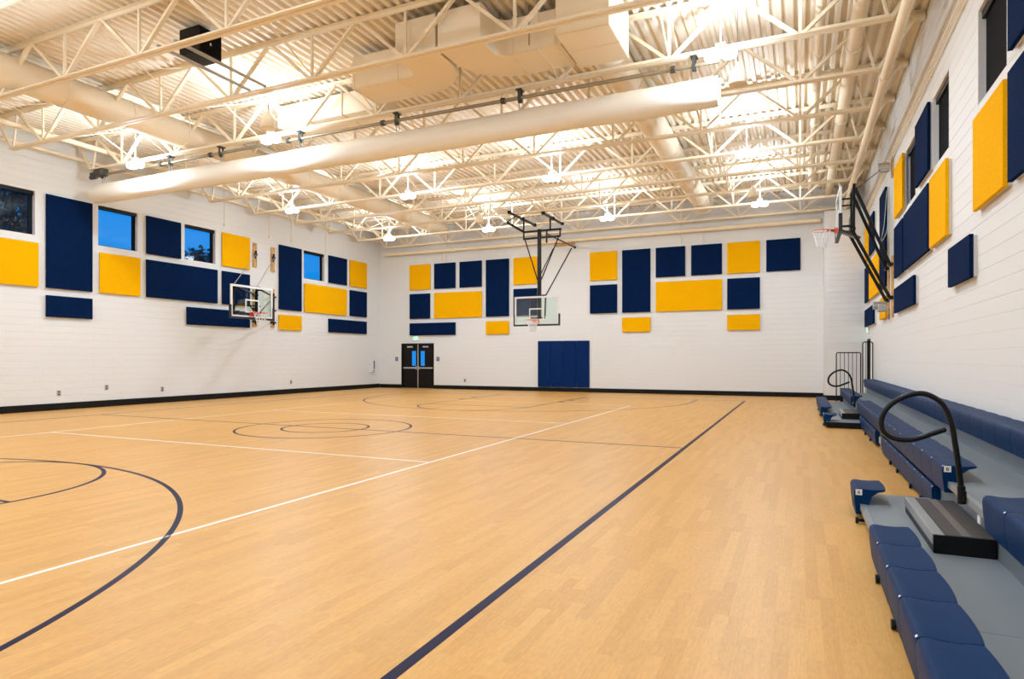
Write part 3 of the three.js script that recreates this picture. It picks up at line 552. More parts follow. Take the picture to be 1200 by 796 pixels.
// ---------------------------------------------------------------- divider curtain, rolled up
{
  const D = 11.86, x0 = -18.75, x1 = -1.33, H = 6.27;
  const g = thing('divider_curtain', 'cream roll-up divider curtain rolled tight and slung across the hall', 'curtain', [x0, H, D]);
  // rolled fabric: slightly sagging between straps, flat fold along the top
  const n = 120, ring = 26, pos = [], L = x1 - x0;
  const at = (i, k) => { const x = L * i / n, a = k / ring * Math.PI * 2, sag = 0.008 * Math.sin(x * Math.PI / 2.9) ** 2, w = 0.26 + 0.005 * Math.sin(x * 3.1 + 2 * a) + 0.006 * Math.sin(x * 1.3 - a * 3), end = i === 0 || i === n ? 0.96 : 1; return [x, (Math.sin(a) * w * (Math.sin(a) > 0 ? 1.05 : 1.0) + (Math.sin(a) > 0.9 ? 0.015 : 0)) * end - sag, Math.cos(a) * w * 0.93 * end]; };
  for (let i = 0; i < n; i++) for (let k = 0; k < ring; k++) for (const [p, q] of [[0, 0], [1, 0], [1, 1], [0, 0], [1, 1], [0, 1]]) pos.push(...at(i + p, k + q));
  for (const i of [0, n]) for (let k = 0; k < ring; k++) pos.push(L * i / n, 0, 0, ...at(i, k), ...at(i, k + 1));
  const cg = new THREE.BufferGeometry(); cg.setAttribute('position', new THREE.Float32BufferAttribute(pos, 3)); cg.computeVertexNormals();
  part('rolled_fabric', toCreasedNormals(cg, 0.9), M.curtain, g);
  part('batten', rod(V(-0.02, 0.265, 0), V(L + 0.03, 0.265, 0), 0.016, 8), M.darkSteel, g);
  part('fabric_tail', [box(L + 0.03, L + 0.035, -0.42, 0.24, -0.02, 0.05), box(L - 0.02, L + 0.03, 0.2, 0.24, -0.02, 0.05)], M.curtain, g);
  const dr = thing('curtain_drive', 'dark steel drive pipe with pulleys above the rolled curtain', 'drive pipe', [x0 - 0.1, 6.82, D]);
  part('drive_pipe', rod(V(0, 0, 0), V(L + 0.1, 0, 0), 0.038, 14), M.driveSteel, dr);
  part('drive_rail', box(0.1, L + 0.1, 0.155, 0.165, -0.05, 0.05), M.steel, dr);
  for (const x of [0.45, 3.3, 5.2, 7.86, 10.65, 13.65, 17.1]) {
    part('pulley_clamp', [box(x - 0.03, x + 0.03, -0.09, 0.17, -0.06, -0.05), box(x - 0.03, x + 0.03, -0.09, 0.17, 0.05, 0.06), box(x - 0.06, x + 0.06, 0.135, 0.165, -0.09, 0.09), rod(V(x - 0.04, -0.075, 0), V(x + 0.04, -0.075, 0), 0.035, 12)], M.darkSteel, dr);
    part('lift_strap', [box(x - 0.025, x - 0.02, -0.235, -0.05, -0.02, 0.02), box(x + 0.06, x + 0.064, -0.235, 0.02, -0.012, 0.012)], M.galvanised, dr);
    part('strap_drum', rod(V(x - 0.42, 0, 0), V(x - 0.34, 0, 0), 0.065, 16), M.darkSteel, dr);
  }
  part('drive_motor', [rbox(0.25, 0.62, -0.05, 0.15, -0.16, 0.06, 0.02), rod(V(0.1, 0.02, -0.1), V(0.26, 0.02, -0.1), 0.07, 14), rod(V(-0.1, -0.02, 0), V(0.15, -0.02, 0), 0.06, 12)], M.darkSteel, dr);
}

// ---------------------------------------------------------------- basketball hoops
// board frame: x along the board, y up from its lower edge, z out towards the court
function backboard(parent) {
  const W = 1.83, H = 1.09, g = parent;
  const bx = (x0, x1, y0, y1, z0, z1) => { const b = new THREE.BoxGeometry(x1 - x0, y1 - y0, z1 - z0); b.translate((x0 + x1) / 2, (y0 + y1) / 2, (z0 + z1) / 2); return b; };
  const pane = part('backboard_glass', bx(-W / 2 + 0.03, W / 2 - 0.03, 0.03, H - 0.03, -0.006, 0.006), M.board, g);
  part('backboard_frame', [bx(-W / 2, W / 2, H - 0.07, H, -0.03, 0.02), bx(-W / 2, -W / 2 + 0.065, 0, H - 0.07, -0.03, 0.02), bx(W / 2 - 0.065, W / 2, 0, H - 0.07, -0.03, 0.02), bx(-W / 2 + 0.065, W / 2 - 0.065, 0, 0.065, -0.03, 0.02)], M.white, pane, 'silver-white board frame');
  part('target_outline', [bx(-0.305, 0.305, 0.58, 0.63, 0.006, 0.009), bx(-0.305, -0.255, 0.17, 0.58, 0.006, 0.009), bx(0.255, 0.305, 0.17, 0.58, 0.006, 0.009), bx(-0.255, 0.255, 0.17, 0.215, 0.006, 0.009)], M.white, pane);
  part('edge_padding', [bx(-W / 2 - 0.035, W / 2 + 0.035, -0.05, 0.012, -0.045, 0.04), bx(-W / 2 - 0.035, -W / 2 + 0.012, 0.012, 0.4, -0.045, 0.04), bx(W / 2 - 0.012, W / 2 + 0.035, 0.012, 0.4, -0.045, 0.04)], M.padding, g, 'black bottom edge padding');
  const r = 0.2286, cz = 0.15 + r + 0.02, torus = new THREE.TorusGeometry(r, 0.0105, 10, 40); torus.rotateX(Math.PI / 2); torus.translate(0, 0.155, cz);
  const rim = part('rim', [torus, bx(-0.12, 0.12, 0.06, 0.2, 0.012, 0.05), bx(-0.1, -0.075, 0.135, 0.165, 0.03, 0.27), bx(0.075, 0.1, 0.135, 0.165, 0.03, 0.27), bx(-0.1, 0.1, 0.148, 0.158, 0.03, 0.2), bar(new THREE.Vector3(0, 0.07, 0.04), new THREE.Vector3(0, 0.145, 0.2), 0.05, 0.012)], M.rim, g, 'red-orange rim');
  const cords = [], rows = [[r, 0.15], [r * 0.86, 0.05], [r * 0.7, -0.06], [r * 0.58, -0.17], [r * 0.52, -0.28]], N = 12;
  for (let k = 0; k < rows.length - 1; k++) for (let i = 0; i < N; i++) for (const s of [-0.5, 0.5]) {
    const a = (i + (k % 2) * 0.5) / N * Math.PI * 2, b = a + s / N * Math.PI * 2;
    cords.push(rod(new THREE.Vector3(Math.cos(a) * rows[k][0], rows[k][1], cz + Math.sin(a) * rows[k][0]), new THREE.Vector3(Math.cos(b) * rows[k + 1][0], rows[k + 1][1], cz + Math.sin(b) * rows[k + 1][0]), 0.008, 5));
  }
  part('net', cords, M.net, g, 'white cord net');
}
{ // ceiling-hung hoop by the door wall
  const X = -9.2, H = 2.79, D = 22.55, g = thing('basketball_hoop', 'ceiling-hung basketball hoop with glass backboard and black mast before the blue pads', 'basketball hoop', [X, H, D]);
  backboard(g);
  const P = (x, h, d) => new THREE.Vector3(x - X, h - H, -(d - D));
  part('mast', [bar(P(X, 3.0, 22.85), P(X, 6.5, 22.85), 0.12)], M.blackTube, g, 'thick black mast');
  part('board_yoke', [bar(P(X - 0.3, 3.92, 22.75), P(X + 0.3, 3.92, 22.75), 0.06), bar(P(X - 0.3, 3.92, 22.75), P(X - 0.32, 3.1, 22.62), 0.05), bar(P(X + 0.3, 3.92, 22.75), P(X + 0.32, 3.1, 22.62), 0.05), bar(P(X - 0.32, 3.05, 22.62), P(X + 0.32, 3.05, 22.62), 0.05), bar(P(X, 3.92, 22.75), P(X, 3.92, 22.9), 0.06), bar(P(X, 3.2, 22.6), P(X, 3.2, 22.9), 0.05)], M.blackTube, g);
  part('crosshead', [bar(P(X - 0.62, 6.44, 22.85), P(X + 0.9, 6.44, 22.85), 0.07), bar(P(X - 0.68, 6.17, 22.85), P(X + 0.86, 6.17, 22.85), 0.07), bar(P(X - 0.66, 6.17, 22.85), P(X - 0.66, 6.45, 22.85), 0.05), bar(P(X + 0.85, 6.17, 22.85), P(X + 0.85, 6.45, 22.85), 0.05), bar(P(X + 0.3, 6.45, 22.85), P(X + 0.3, 5.95, 22.85), 0.05)], M.blackTube, g);
  for (const [a, b] of [[[X - 0.62, 6.17, 22.85], [X - 0.08, 4.55, 22.85]], [[X + 0.8, 6.17, 22.85], [X + 0.08, 4.55, 22.85]]]) part('mast_brace', rod(P(...a), P(...b), 0.024, 10), M.blackTube, g);
  part('rear_brace', [rod(P(X + 0.28, 3.95, 22.85), P(X + 0.5, 6.1, 25.2), 0.026, 10), rod(P(X - 0.05, 4.6, 22.9), P(X - 0.25, 6.1, 25.0), 0.022, 10)], M.blackTube, g);
  part('wall_tie', [rod(P(X + 0.3, 6.3, 22.85), P(X + 0.1, 6.42, 26.8), 0.032, 10), cap(P(X + 0.1, 6.42, 26.8), 0.06)], M.blackTube, g);
  part('front_fork', [bar(P(X - 0.66, 6.45, 22.85), P(X - 1.05, 6.72, 22.1), 0.07), rod(P(X - 1.05, 6.72, 22.1), P(X - 0.62, 6.95, 22.1), 0.02, 8)], M.blackTube, g);
  for (const [x, d0, d1] of [[X - 0.66, 21.4, 24.1], [X + 0.45, 22.0, 24.3]]) part('hanger_beam', [bar(P(x, 6.93, d0), P(x, 6.93, d1), 0.07), ...[d0 + 0.12, d1 - 0.12, (d0 + d1) / 2].map((d) => bar(P(x, 6.88, d), P(x, 7.0, d), 0.11))], M.blackTube, g);
  for (const [x, d] of [[X - 0.66, 22.85], [X + 0.45, 22.85]]) part('hanger_link', bar(P(x, 6.45, d), P(x, 6.93, d), 0.05), M.blackTube, g);
  part('winch_cable', [rod(P(X - 0.66, 6.9, 21.9), P(X - 0.6, 6.45, 22.8), 0.008, 6)], M.darkSteel, g);
  part('anchor_board', boxUV(rbox(0, 0.9, 6.52 - H, 6.68 - H, 0, 0.05, 0.006).translate(-10.05 - X, 0, -(26.84 - D))), M.wood, g, 'yellow wooden anchor board on the wall');
}
{ // side hoop on the window wall, lowered and swung sideways
  const X = -17.25, H = 2.9, D = 16.28, g = thing('basketball_hoop', 'wall-mounted glass hoop on the window wall held by black side arms', 'basketball hoop', [X, H, D], undefined, Math.PI / 2);
  backboard(g);
  // local frame: z is +x of the room, x is depth
  const P = (x, h, d) => new THREE.Vector3(d - D, h - H, x - X);
  for (const [d, h0, h1] of [[18.65, 5.1, 6.05], [19.59, 5.02, 6.03], [18.65, 2.75, 4.22], [19.59, 2.76, 4.33]]) part('wall_board', boxUV((() => { const b = new RoundedBoxGeometry(0.19, h1 - h0, 0.045, 1, 0.005); const c = P(XL + 0.024, (h0 + h1) / 2, d); b.translate(c.x, c.y, c.z); return b; })()), M.wood, g, 'yellow wooden mounting board');
  const joint = [[18.65, 15.75], [19.59, 16.75]];
  for (const [d, b] of joint) {
    for (const h of [4.0, 3.0]) part('swing_arm', rod(P(XL + 0.08, h, d), P(X - 0.28, h, b), 0.035, 10), M.blackTube, g);
    part('wall_hinge', [rod(P(XL + 0.08, 2.85, d), P(XL + 0.08, 4.15, d), 0.03, 10), ...[2.95, 3.45, 4.0].map((h) => bar(P(XL + 0.05, h, d - 0.14), P(XL + 0.05, h, d + 0.14), 0.06))], M.blackTube, g);
    part('board_post', [bar(P(X - 0.28, 2.95, b), P(X - 0.28, 4.05, b), 0.06), bar(P(X - 0.28, 3.9, b), P(X - 0.03, 3.9, b), 0.04), bar(P(X - 0.28, 3.1, b), P(X - 0.03, 3.1, b), 0.04)], M.blackTube, g);
    part('stay_cable', [rod(P(XL + 0.1, 5.6, d), P(X - 0.25, 4.05, b), 0.012, 6)], M.galvanised, g);
    part('pulley', [rod(P(XL + 0.06, 5.6, d), P(XL + 0.12, 5.6, d), 0.06, 14), bar(P(XL + 0.05, 5.45, d), P(XL + 0.1, 5.75, d), 0.05)], M.blackTube, g);
  }
  part('cross_brace', [rod(P(X - 0.28, 4.0, 15.75), P(X - 0.28, 3.05, 16.75), 0.018, 8), bar(P(X - 0.28, 4.02, 15.6), P(X - 0.28, 4.02, 16.9), 0.05), bar(P(X - 0.28, 3.35, 15.6), P(X - 0.28, 3.35, 16.9), 0.04), rod(P(XL + 0.08, 4.0, 19.59), P(X - 0.28, 3.0, 16.75), 0.018, 8)], M.blackTube, g);
}
{ // side hoop on the bleacher wall, raised on its parallelogram
  const X = 0.92, H = 4.74, D = 18.8, g = thing('basketball_hoop', 'raised wall-mounted hoop on black parallel arms above the bleachers', 'basketball hoop', [X, H, D], undefined, -Math.PI / 2);
  backboard(g);
  const P = (x, h, d) => new THREE.Vector3(-(d - D), h - H, X - x);
  for (const d of [18.4, 19.2]) {
    part('upper_arm', rod(P(XR - 0.08, 3.85, d), P(X + 0.36, 5.86, d), 0.04, 10), M.blackTube, g);
    part('lower_arm', rod(P(XR - 0.08, 3.02, d), P(X + 0.3, 4.78, d), 0.04, 10), M.blackTube, g);
    part('wall_bracket', [bar(P(XR - 0.06, 3.85, d - 0.1), P(XR - 0.06, 3.85, d + 0.1), 0.09), bar(P(XR - 0.06, 3.02, d - 0.1), P(XR - 0.06, 3.02, d + 0.1), 0.09)], M.blackTube, g);
    part('board_post', [bar(P(X + 0.33, 4.7, d), P(X + 0.33, 5.95, d), 0.06), bar(P(X + 0.33, 5.6, d), P(X + 0.03, 5.6, d), 0.04), bar(P(X + 0.33, 4.9, d), P(X + 0.03, 4.9, d), 0.05)], M.blackTube, g);
    part('wall_board', boxUV((() => { const b = new RoundedBoxGeometry(0.19, 1.55, 0.045, 1, 0.005), c = P(XR - 0.024, 3.3, d); b.translate(c.x, c.y, c.z); return b; })()), M.wood, g, 'yellow wooden mounting board');
  }
  part('head_frame', [bar(P(X + 0.33, 5.9, 18.2), P(X + 0.33, 5.9, 19.4), 0.06), bar(P(X + 0.33, 4.8, 18.2), P(X + 0.33, 4.8, 19.4), 0.06), rod(P(X + 0.33, 5.9, 18.4), P(X + 0.33, 4.8, 19.2), 0.018, 8), rbox(-0.3, 0.3, 0.0, 0.35, -0.02, 0.06, 0.01).translate(0, 0.12, -0.28)], M.blackTube, g);
  part('direct_goal_plate', [bar(P(X + 0.05, 4.86, 18.8), P(X + 0.5, 4.62, 18.8), 0.3, 0.06)], M.darkSteel, g);
  part('lift_cable', rod(P(X + 0.4, 5.92, 18.8), P(XR - 0.2, 6.35, 18.6), 0.012, 6), M.darkSteel, g);
  part('winch', [rod(P(XR - 0.34, 6.32, 18.45), P(XR - 0.1, 6.32, 18.45), 0.11, 18), rbox(-0.08, 0.08, 0, 0.2, -0.1, 0.1, 0.02).translate(0.35, 6.2 - H, X - XR + 0.18)], M.galvanised, g, 'grey winch motor on the wall');
  part('winch_board', boxUV((() => { const b = new RoundedBoxGeometry(0.19, 0.5, 0.045, 1, 0.005), c = P(XR - 0.024, 6.3, 18.45); b.translate(c.x, c.y, c.z); return b; })()), M.wood, g);
  part('height_adjuster', [rod(P(XR - 0.42, 2.86, 18.75), P(XR - 0.12, 2.86, 18.75), 0.1, 16), rbox(-0.16, 0.16, 0, 0.2, -0.1, 0.1, 0.03).translate(0, 2.7 - H, X - XR + 0.22)], M.galvanised, g, 'grey motor unit under the lower arms');
  part('hanging_cord', pipe([P(XR - 0.06, 5.9, 19.25), P(XR - 0.12, 5.0, 19.25), P(XR - 0.2, 4.55, 19.1), P(XR - 0.1, 4.75, 18.95), P(XR - 0.06, 5.2, 18.95)], 0.008, 24, 6), M.galvanised, g);
}

// ---------------------------------------------------------------- things on the walls
for (const [i, x0] of [0, 1, 2, 3].entries()) {
  const a = -10.89 + x0 * 0.613, g = thing('wall_pad', ['royal blue vinyl wall pad nearest the double doors', 'royal blue vinyl wall pad second from the double doors', 'royal blue vinyl wall pad third from the double doors', 'royal blue vinyl wall pad farthest from the double doors'][i], 'wall pad', [a, 0.2, DF], 'blue wall pads under the hoop');
  part('pad_cover', rbox(0.003, 0.607, 0, 2.08, -0.06, -0.012, 0.02, 3), M.pad, g);
  part('pad_backing', box(0.02, 0.59, 0.02, 2.06, -0.012, -0.001), M.backing, g);
}
function exitTexture() {
  const c = document.createElement('canvas'); c.width = 256; c.height = 128; const x = c.getContext('2d');
  x.fillStyle = '#c8f5dc'; x.fillRect(0, 0, 256, 128); x.fillStyle = '#0f9a52'; x.font = 'bold 92px sans-serif'; x.textAlign = 'center'; x.textBaseline = 'middle'; x.fillText('EXIT', 128, 68);
  const t = new THREE.CanvasTexture(c); t.colorSpace = THREE.SRGBColorSpace; return t;
}
const exitMap = exitTexture(), exitFace = S(0xffffff, 0.5, { map: exitMap, emissive: 0xffffff, emissiveMap: exitMap, emissiveIntensity: 0.5 });
function exitSign(label, position, turn) {
  const g = thing('exit_sign', label, 'exit sign', [0, 0, 0], undefined, turn); g.position.copy(position);
  part('sign_housing', (() => { const b = new RoundedBoxGeometry(0.36, 0.22, 0.05, 2, 0.012); b.translate(0, 0, 0.026); return b; })(), M.white, g);
  part('sign_face', (() => { const b = new THREE.PlaneGeometry(0.31, 0.17); b.translate(0, 0, 0.0525); return b; })(), exitFace, g, 'lit green EXIT lettering');
  const l = new THREE.PointLight(0x9fffc8, 0.05); l.position.set(0, 0, 0.1); g.add(l);
}
exitSign('green-lit EXIT sign above the double doors', V(-17.46, 2.49, DF), 0);
exitSign('green-lit EXIT sign above the side door by the bleachers', V(XR, 2.46, 24.75), -Math.PI / 2);
for (const [x, label] of [[-18.62, 'small blue sign left of the double doors'], [-16.2, 'small blue sign right of the double doors']]) {
  const g = thing('door_sign', label, 'sign', [x, 1.36, DF], undefined);
  part('sign_plate', rbox(-0.08, 0.08, 0, 0.2, -0.008, 0, 0.003), M.signBlue, g);
  part('sign_symbol', [box(-0.03, 0.03, 0.11, 0.15, -0.0095, -0.008), box(-0.05, 0.05, 0.05, 0.065, -0.0095, -0.008)], M.white, g);
}
{
  const g = thing('wall_cabinet', 'white wall cabinet with narrow black window near the room corner', 'cabinet', [XL, 0.80, 26.24], undefined, Math.PI / 2);
  part('cabinet_box', (() => { const b = new RoundedBoxGeometry(0.34, 0.62, 0.1, 2, 0.012); b.translate(0, 0.31, 0.05); return b; })(), M.white, g);
  part('cabinet_window', (() => { const b = new THREE.BoxGeometry(0.07, 0.42, 0.008); b.translate(0.04, 0.36, 0.102); return b; })(), M.black, g);
  part('cabinet_latch', (() => { const b = new THREE.BoxGeometry(0.16, 0.03, 0.01); b.translate(0, 0.07, 0.103); return b; })(), M.darkSteel, g);
}
for (const [wall, u, h, label] of [['left', 11.38, 0.49, 'grey metal outlet plate under the tall navy panel, lowest on the window wall'], ['left', 12.78, 0.60, 'grey outlet plate set slightly higher below the plain blue window'], ['left', 14.67, 0.46, 'grey outlet plate below the wide navy panel of the window wall'], ['left', 20.64, 0.49, 'grey outlet plate right of the side hoop low on the wall'], ['far', -14.69, 0.43, 'grey outlet plate low on the door wall']]) {
  const g = thing('outlet_plate', label, 'outlet', [0, 0, 0], undefined, wall === 'left' ? Math.PI / 2 : 0); g.position.copy((wall === 'left' ? frameLeft : frameFar)(u, h, 0));
  part('plate', (() => { const b = new RoundedBoxGeometry(0.11, 0.16, 0.012, 1, 0.003); b.translate(0, 0, 0.006); return b; })(), M.galvanised, g);
  part('socket', [0.035, -0.035].map((y) => { const b = new THREE.BoxGeometry(0.04, 0.035, 0.006); b.translate(0, y, 0.014); return b; }), M.black, g);
}

// ---------------------------------------------------------------- bleachers
const ROW = { A: { nose: 0.465, top: 0.28 }, B: { nose: 1.143, top: 0.57 }, C: { nose: 1.80, top: 0.857 } };
const DECK = [[0.53, 1.24, 0.13], [1.20, 1.90, 0.42], [1.87, XR - 0.03, 0.71]];
const END = 22.6, START = -2.2;
{
  const g = thing('bleacher', 'navy blue telescopic bleacher bank with grey decks along the wall', 'bleacher', [0.465, 0, START]);
  const ox = 0.465, od = START;
  const B = (x0, x1, h0, h1, d0, d1) => box(x0 - ox, x1 - ox, h0, h1, d0 - od, d1 - od);
  // one moulded seat module, its back edge bowed
  const MW = 0.525;
  const seatGeometry = (deep) => {
    const prof = [[0.018, -0.245], [0.004, -0.12], [0.0, -0.045], [0.006, -0.018], [0.022, -0.003], [0.05, 0.0], [0.10, -0.006], [0.17, -0.006], [0.22, 0.0], [deep - 0.006, 0.002], [deep, -0.006], [deep - 0.012, -0.016], [0.20, -0.032], [0.155, -0.07], [0.132, -0.13], [0.126, -0.245]];
    const n = 8, pos = [], gap = 0.0035, at = (k, i) => { const s = i / n, bow = 0.014 * Math.sin(Math.PI * s), [x, y] = prof[(k + prof.length) % prof.length], edge = i === 0 || i === n ? 0.002 : 0, f = Math.max(0, (x - 0.14) / (deep - 0.14)); return [x + bow * f + (x < 0.06 ? edge : -edge), y - (y > -0.03 ? edge : 0), -(gap + s * (MW - 2 * gap))]; };
    for (let i = 0; i < n; i++) for (let k = 0; k < prof.length; k++) for (const [p, q] of [[0, 0], [1, 0], [1, 1], [0, 0], [1, 1], [0, 1]]) pos.push(...at(k + p, i + q));
    const tris = THREE.ShapeUtils.triangulateShape(prof.map(([x, y]) => new THREE.Vector2(x, y)), []);
    for (const t of tris) { for (const k of t) pos.push(...at(k, 0)); for (const k of [...t].reverse()) pos.push(...at(k, n)); }
    const s = new THREE.BufferGeometry(); s.setAttribute('position', new THREE.Float32BufferAttribute(pos, 3)); s.computeVertexNormals();
    return boxUV(toCreasedNormals(s, 0.6));
  };
  const seatG = clean(seatGeometry(0.262)), seatC = clean(seatGeometry(0.29)), tagG = (() => { const t = new THREE.BoxGeometry(0.012, 0.002, 0.02); t.rotateZ(0.75); t.translate(0.009, -0.0115, -0.02); return t; })();
  const seats = (x, h, d0, count, geo, tags) => { for (let i = 0; i < count; i++) { const m = part('seat_module', geo, M.seat, g); m.position.set(x - ox, h, -(d0 + i * MW - od)); if (tags) part('seat_number_tag', tagG, M.white, m); } };
  const fit = (d0, d1) => Math.round((d1 - d0) / MW);
  const backFrom = (far, near) => { const n = Math.ceil((far - near) / MW); return [far - n * MW, n]; };
  const [a0, an] = backFrom(5.42, -2.0); seats(ROW.A.nose, ROW.A.top, a0, an, seatG, true);
  seats(ROW.A.nose, ROW.A.top, 6.83, 1, seatG);
  seats(1.157, ROW.A.top, 7.28, 8, seatG, true);
  seats(1.157, ROW.A.top, 12.40, 6, seatG);
  seats(ROW.A.nose, ROW.A.top, 15.45, 1, seatG);
  seats(ROW.A.nose, ROW.A.top, 17.85, 9, seatG);
  const [b0, bn] = backFrom(5.34, -2.0); seats(ROW.B.nose, ROW.B.top, b0, bn, seatG, true);
  seats(ROW.B.nose, ROW.B.top, 6.69, 18, seatG, true);
  seats(ROW.B.nose, ROW.B.top, 17.85, 9, seatG);
  const [c0, cn] = backFrom(22.6, -2.0); seats(ROW.C.nose, ROW.C.top, c0, cn, seatC);
  // decks and risers, panel by panel
  const cuts = (d0, d1) => { const l = [d0, ...[3.9, 8.1, 12.3, 16.5, 20.7].filter((d) => d > d0 + 0.3 && d < d1 - 0.3), d1]; return l.slice(1).map((d, i) => [l[i] + 0.002, d - 0.002]); };
  const deck = ([x0, x1, h], d0, d1) => { for (const [p, q] of cuts(d0, d1)) { const m = part('deck_panel', boxUV(B(x0, x1, h - 0.03, h, p, q)), M.deckGrey, g, 'grey deck board'); part('deck_nosing', B(x0 - 0.012, x0 + 0.03, h - 0.05, h + 0.003, p, q), M.nosing, m); } };
  deck(DECK[0], START, 7.42); deck(DECK[0], 15.34, END);
  deck(DECK[1], START, END); deck(DECK[2], START, END);
  for (const [x, h0, h1] of [[1.236, 0.12, 0.39], [1.89, 0.41, 0.68]]) for (const [p, q] of cuts(START, END)) { if (x < 1.5 && p > 7 && q < 15) continue; part('riser_panel', B(x, x + 0.02, h0, h1, p, q), M.riser, g, 'grey riser panel'); }
  // understructure
  for (const [p, q] of [[START, 7.4], [15.36, END]]) part('front_fascia', B(0.56, 0.58, 0.012, 0.1, p, q), M.under, g);
  part('front_fascia', B(1.262, 1.28, 0.012, 0.3, 7.44, 15.32), M.under, g);
  part('end_fascia', B(0.515, 1.23, 0.012, 0.128, 15.315, 15.337), M.black, g, 'black end fascia under the deck');
  part('end_fascia', B(1.16, 1.9, 0.012, 0.39, END - 0.03, END), M.black, g);
  part('end_fascia', B(0.53, 1.23, 0.012, 0.1, 7.395, 7.418), M.black, g);
  for (const d of [0.9, 2.05, 3.1, 4.1, 4.9, 6.6, 15.8, 18.4, 20.3]) part('caster', [rod(V(0.462 - ox, 0.03, d - od), V(0.485 - ox, 0.03, d - od), 0.028, 14), B(0.48, 0.57, 0.02, 0.045, d - 0.02, d + 0.02)], M.black, g);
  for (const d of [7.9, 8.6, 9.7, 10.4, 13.2, 14.2]) part('caster', [rod(V(1.15 - ox, 0.03, d - od), V(1.175 - ox, 0.03, d - od), 0.028, 14), B(1.17, 1.27, 0.02, 0.045, d - 0.02, d + 0.02)], M.black, g);
  part('latch_bracket', [B(1.16, 1.30, 0.06, 0.26, 11.55, 11.6), B(1.2, 1.26, 0.1, 0.2, 11.7, 12.2)], M.galvanised, g);
  // row letters on the aisle ends
  const letter = (ch) => { const c = document.createElement('canvas'); c.width = c.height = 64; const x = c.getContext('2d'); x.fillStyle = '#e8e6e0'; x.fillRect(0, 0, 64, 64); x.fillStyle = '#1c1c20'; x.font = 'bold 48px sans-serif'; x.textAlign = 'center'; x.textBaseline = 'middle'; x.fillText(ch, 32, 35); const t = new THREE.CanvasTexture(c); t.colorSpace = THREE.SRGBColorSpace; return S(0xffffff, 0.5, { map: t }); };
  for (const [ch, x, h, d] of [['A', ROW.A.nose, ROW.A.top, 6.83], ['B', ROW.B.nose, ROW.B.top, 6.69]]) { const p = part('row_letter', new THREE.PlaneGeometry(0.055, 0.055), letter(ch), g, `white tag with the letter ${ch}`); p.position.set(x + 0.042 - ox, h - 0.036, -(d + 0.0015 - od)); }
  part('warning_sticker', B(1.19, 1.199, 0.30, 0.36, 5.62, 5.68), M.white, g);
}
// aisle steps
{
  const g = thing('aisle_step', 'black aisle step with grey nosing on the deck beside the looped rail', 'step', [0.86, 0.131, 5.33]);
  part('step_body', rbox(0, 0.37, 0, 0.132, 0, 1.32, 0.006), M.black, g);
  part('step_nosing', rbox(-0.006, 0.07, 0.06, 0.138, 0.004, 1.316, 0.005), M.nosing, g, 'light grey nosing strip');
  part('step_tread', box(0.075, 0.365, 0.131, 0.135, 0.01, 1.31), M.stepTop, g);
  part('tread_strip', box(0.17, 0.23, 0.134, 0.1375, 0.01, 1.31), M.stepStrip, g, 'brown anti-slip strip');
  const c = copyOf(g, 'black aisle step at the far end of the bleachers'); c.position.set(0.86, 0.131, -16.15);
}
// looped aisle rails
{
  const g = thing('aisle_handrail', 'black looped aisle handrail rising from the near bleacher steps', 'handrail', [1.199, 0.36, 6.05]);
  const pts = [[1.165, 0.37], [1.163, 0.45], [1.150, 0.60], [1.122, 0.834], [1.09, 1.03], [1.03, 1.155], [0.925, 1.223], [0.837, 1.22], [0.717, 1.162], [0.638, 1.075], [0.612, 0.99], [0.626, 0.912], [0.687, 0.859], [0.777, 0.843], [0.866, 0.861], [0.954, 0.9], [1.046, 0.939]].map(([x, h]) => V(x - 1.199, h - 0.36, 0));
  part('rail_tube', [pipe(pts, 0.021, 90, 12), cap(pts[pts.length - 1], 0.021)], M.blackTube, g);
  part('rail_socket', [rod(V(-0.034, 0, 0), V(-0.036, 0.14, 0), 0.028, 14), box(-0.034, -0.013, 0.02, 0.11, -0.06, 0.06)], M.black, g, 'black socket bracket');
  const c = copyOf(g, 'black looped aisle handrail at the far bleacher aisle'); c.position.set(1.199, 0.36, -16.9);
}
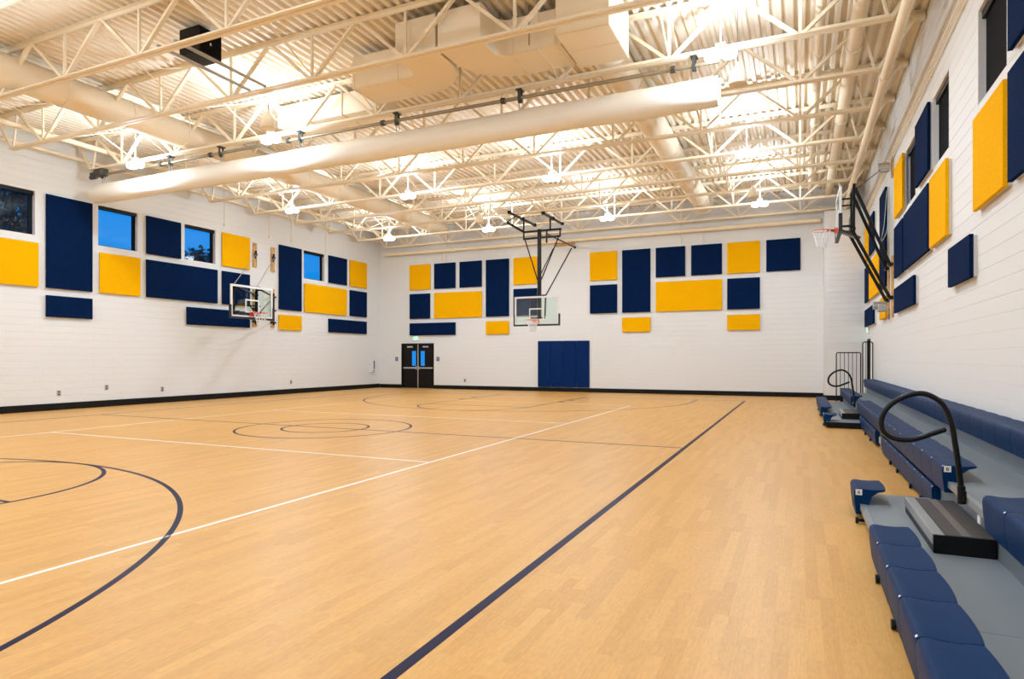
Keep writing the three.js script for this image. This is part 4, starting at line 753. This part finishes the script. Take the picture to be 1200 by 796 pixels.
// guard rails at the far end
function guard(x0, x1, h0, h1, bars, label) {
  const g = thing('guard_rail', label, 'railing', [x0, h0, END + 0.05], undefined), w = x1 - x0, h = h1 - h0;
  part('rail_frame', pipe([V(0, 0, 0), V(0, h - 0.1, 0), V(0, h - 0.04, 0), V(0.03, h, 0), V(0.1, h, 0), V(w - 0.1, h, 0), V(w - 0.03, h, 0), V(w, h - 0.04, 0), V(w, h - 0.1, 0), V(w, 0, 0)], 0.017, 90, 8), M.blackTube, g);
  for (let i = 1; i <= bars; i++) part('baluster', rod(V(w * i / (bars + 1), 0.05, 0), V(w * i / (bars + 1), h, 0), 0.009, 8), M.blackTube, g);
  part('bottom_rail', rod(V(0, 0.05, 0), V(w, 0.05, 0), 0.012, 8), M.blackTube, g);
}
guard(1.05, 1.73, 0.012, 1.68, 5, 'lower black guard railing at the far end of the bleachers');
guard(1.785, 2.06, 0.012, 2.01, 2, 'taller black guard railing against the wall by the side door');

// ---------------------------------------------------------------- outside
structure('ground', box(-80, 40, -0.6, -0.28, -30, 90), M.lawn);
function tree(label, x, h, d, rx, ry, count, trunkTop) {
  const g = thing('tree', label, 'tree', [x, -0.28, d]);
  const limbs = [new THREE.CylinderGeometry(0.12, 0.22, trunkTop, 10).translate(0, trunkTop / 2, 0)];
  for (let i = 0; i < 9; i++) { const a = i * 2.4, e = V(Math.cos(a) * rx * 0.7, h + range(-0.5, 0.6) * ry, Math.sin(a) * rx * 0.7); limbs.push(rod(V(0, trunkTop * range(0.55, 0.95), 0), e, 0.05, 6)); }
  part('trunk', limbs, M.bark, g);
  const pos = [];
  for (let i = 0; i < count; i++) {
    const u = range(-1, 1), a = range(0, Math.PI * 2), r = Math.cbrt(rnd()) * (0.8 + 0.3 * Math.sin(a * 5 + u * 4)), q = Math.sqrt(1 - u * u), c = [Math.cos(a) * q * r * rx, h + 0.28 + u * r * ry, Math.sin(a) * q * r * rx], s = range(0.10, 0.22);
    const t = new THREE.Vector3(range(-1, 1), range(-1, 1), range(-1, 1)).normalize(), b = new THREE.Vector3(range(-1, 1), range(-1, 1), range(-1, 1)).cross(t).normalize();
    const p = (m, n) => [c[0] + t.x * m * s + b.x * n * s, c[1] + t.y * m * s + b.y * n * s, c[2] + t.z * m * s + b.z * n * s];
    pos.push(...p(-1, 0), ...p(0, 0.5), ...p(1, 0), ...p(-1, 0), ...p(1, 0), ...p(0, -0.5));
  }
  const lg = new THREE.BufferGeometry(); lg.setAttribute('position', new THREE.Float32BufferAttribute(pos, 3)); lg.computeVertexNormals();
  part('foliage', lg, M.leaf, g).userData.kind = 'stuff';
}
tree('leafy tree outside filling the first window of the window wall', -27.5, 7.0, 14.4, 2.2, 2.5, 2000, 6);
tree('round-topped tree outside the window beside the side hoop', -31, 5.9, 25.6, 1.5, 1.9, 5000, 4.5);

renderer.render(scene, camera);
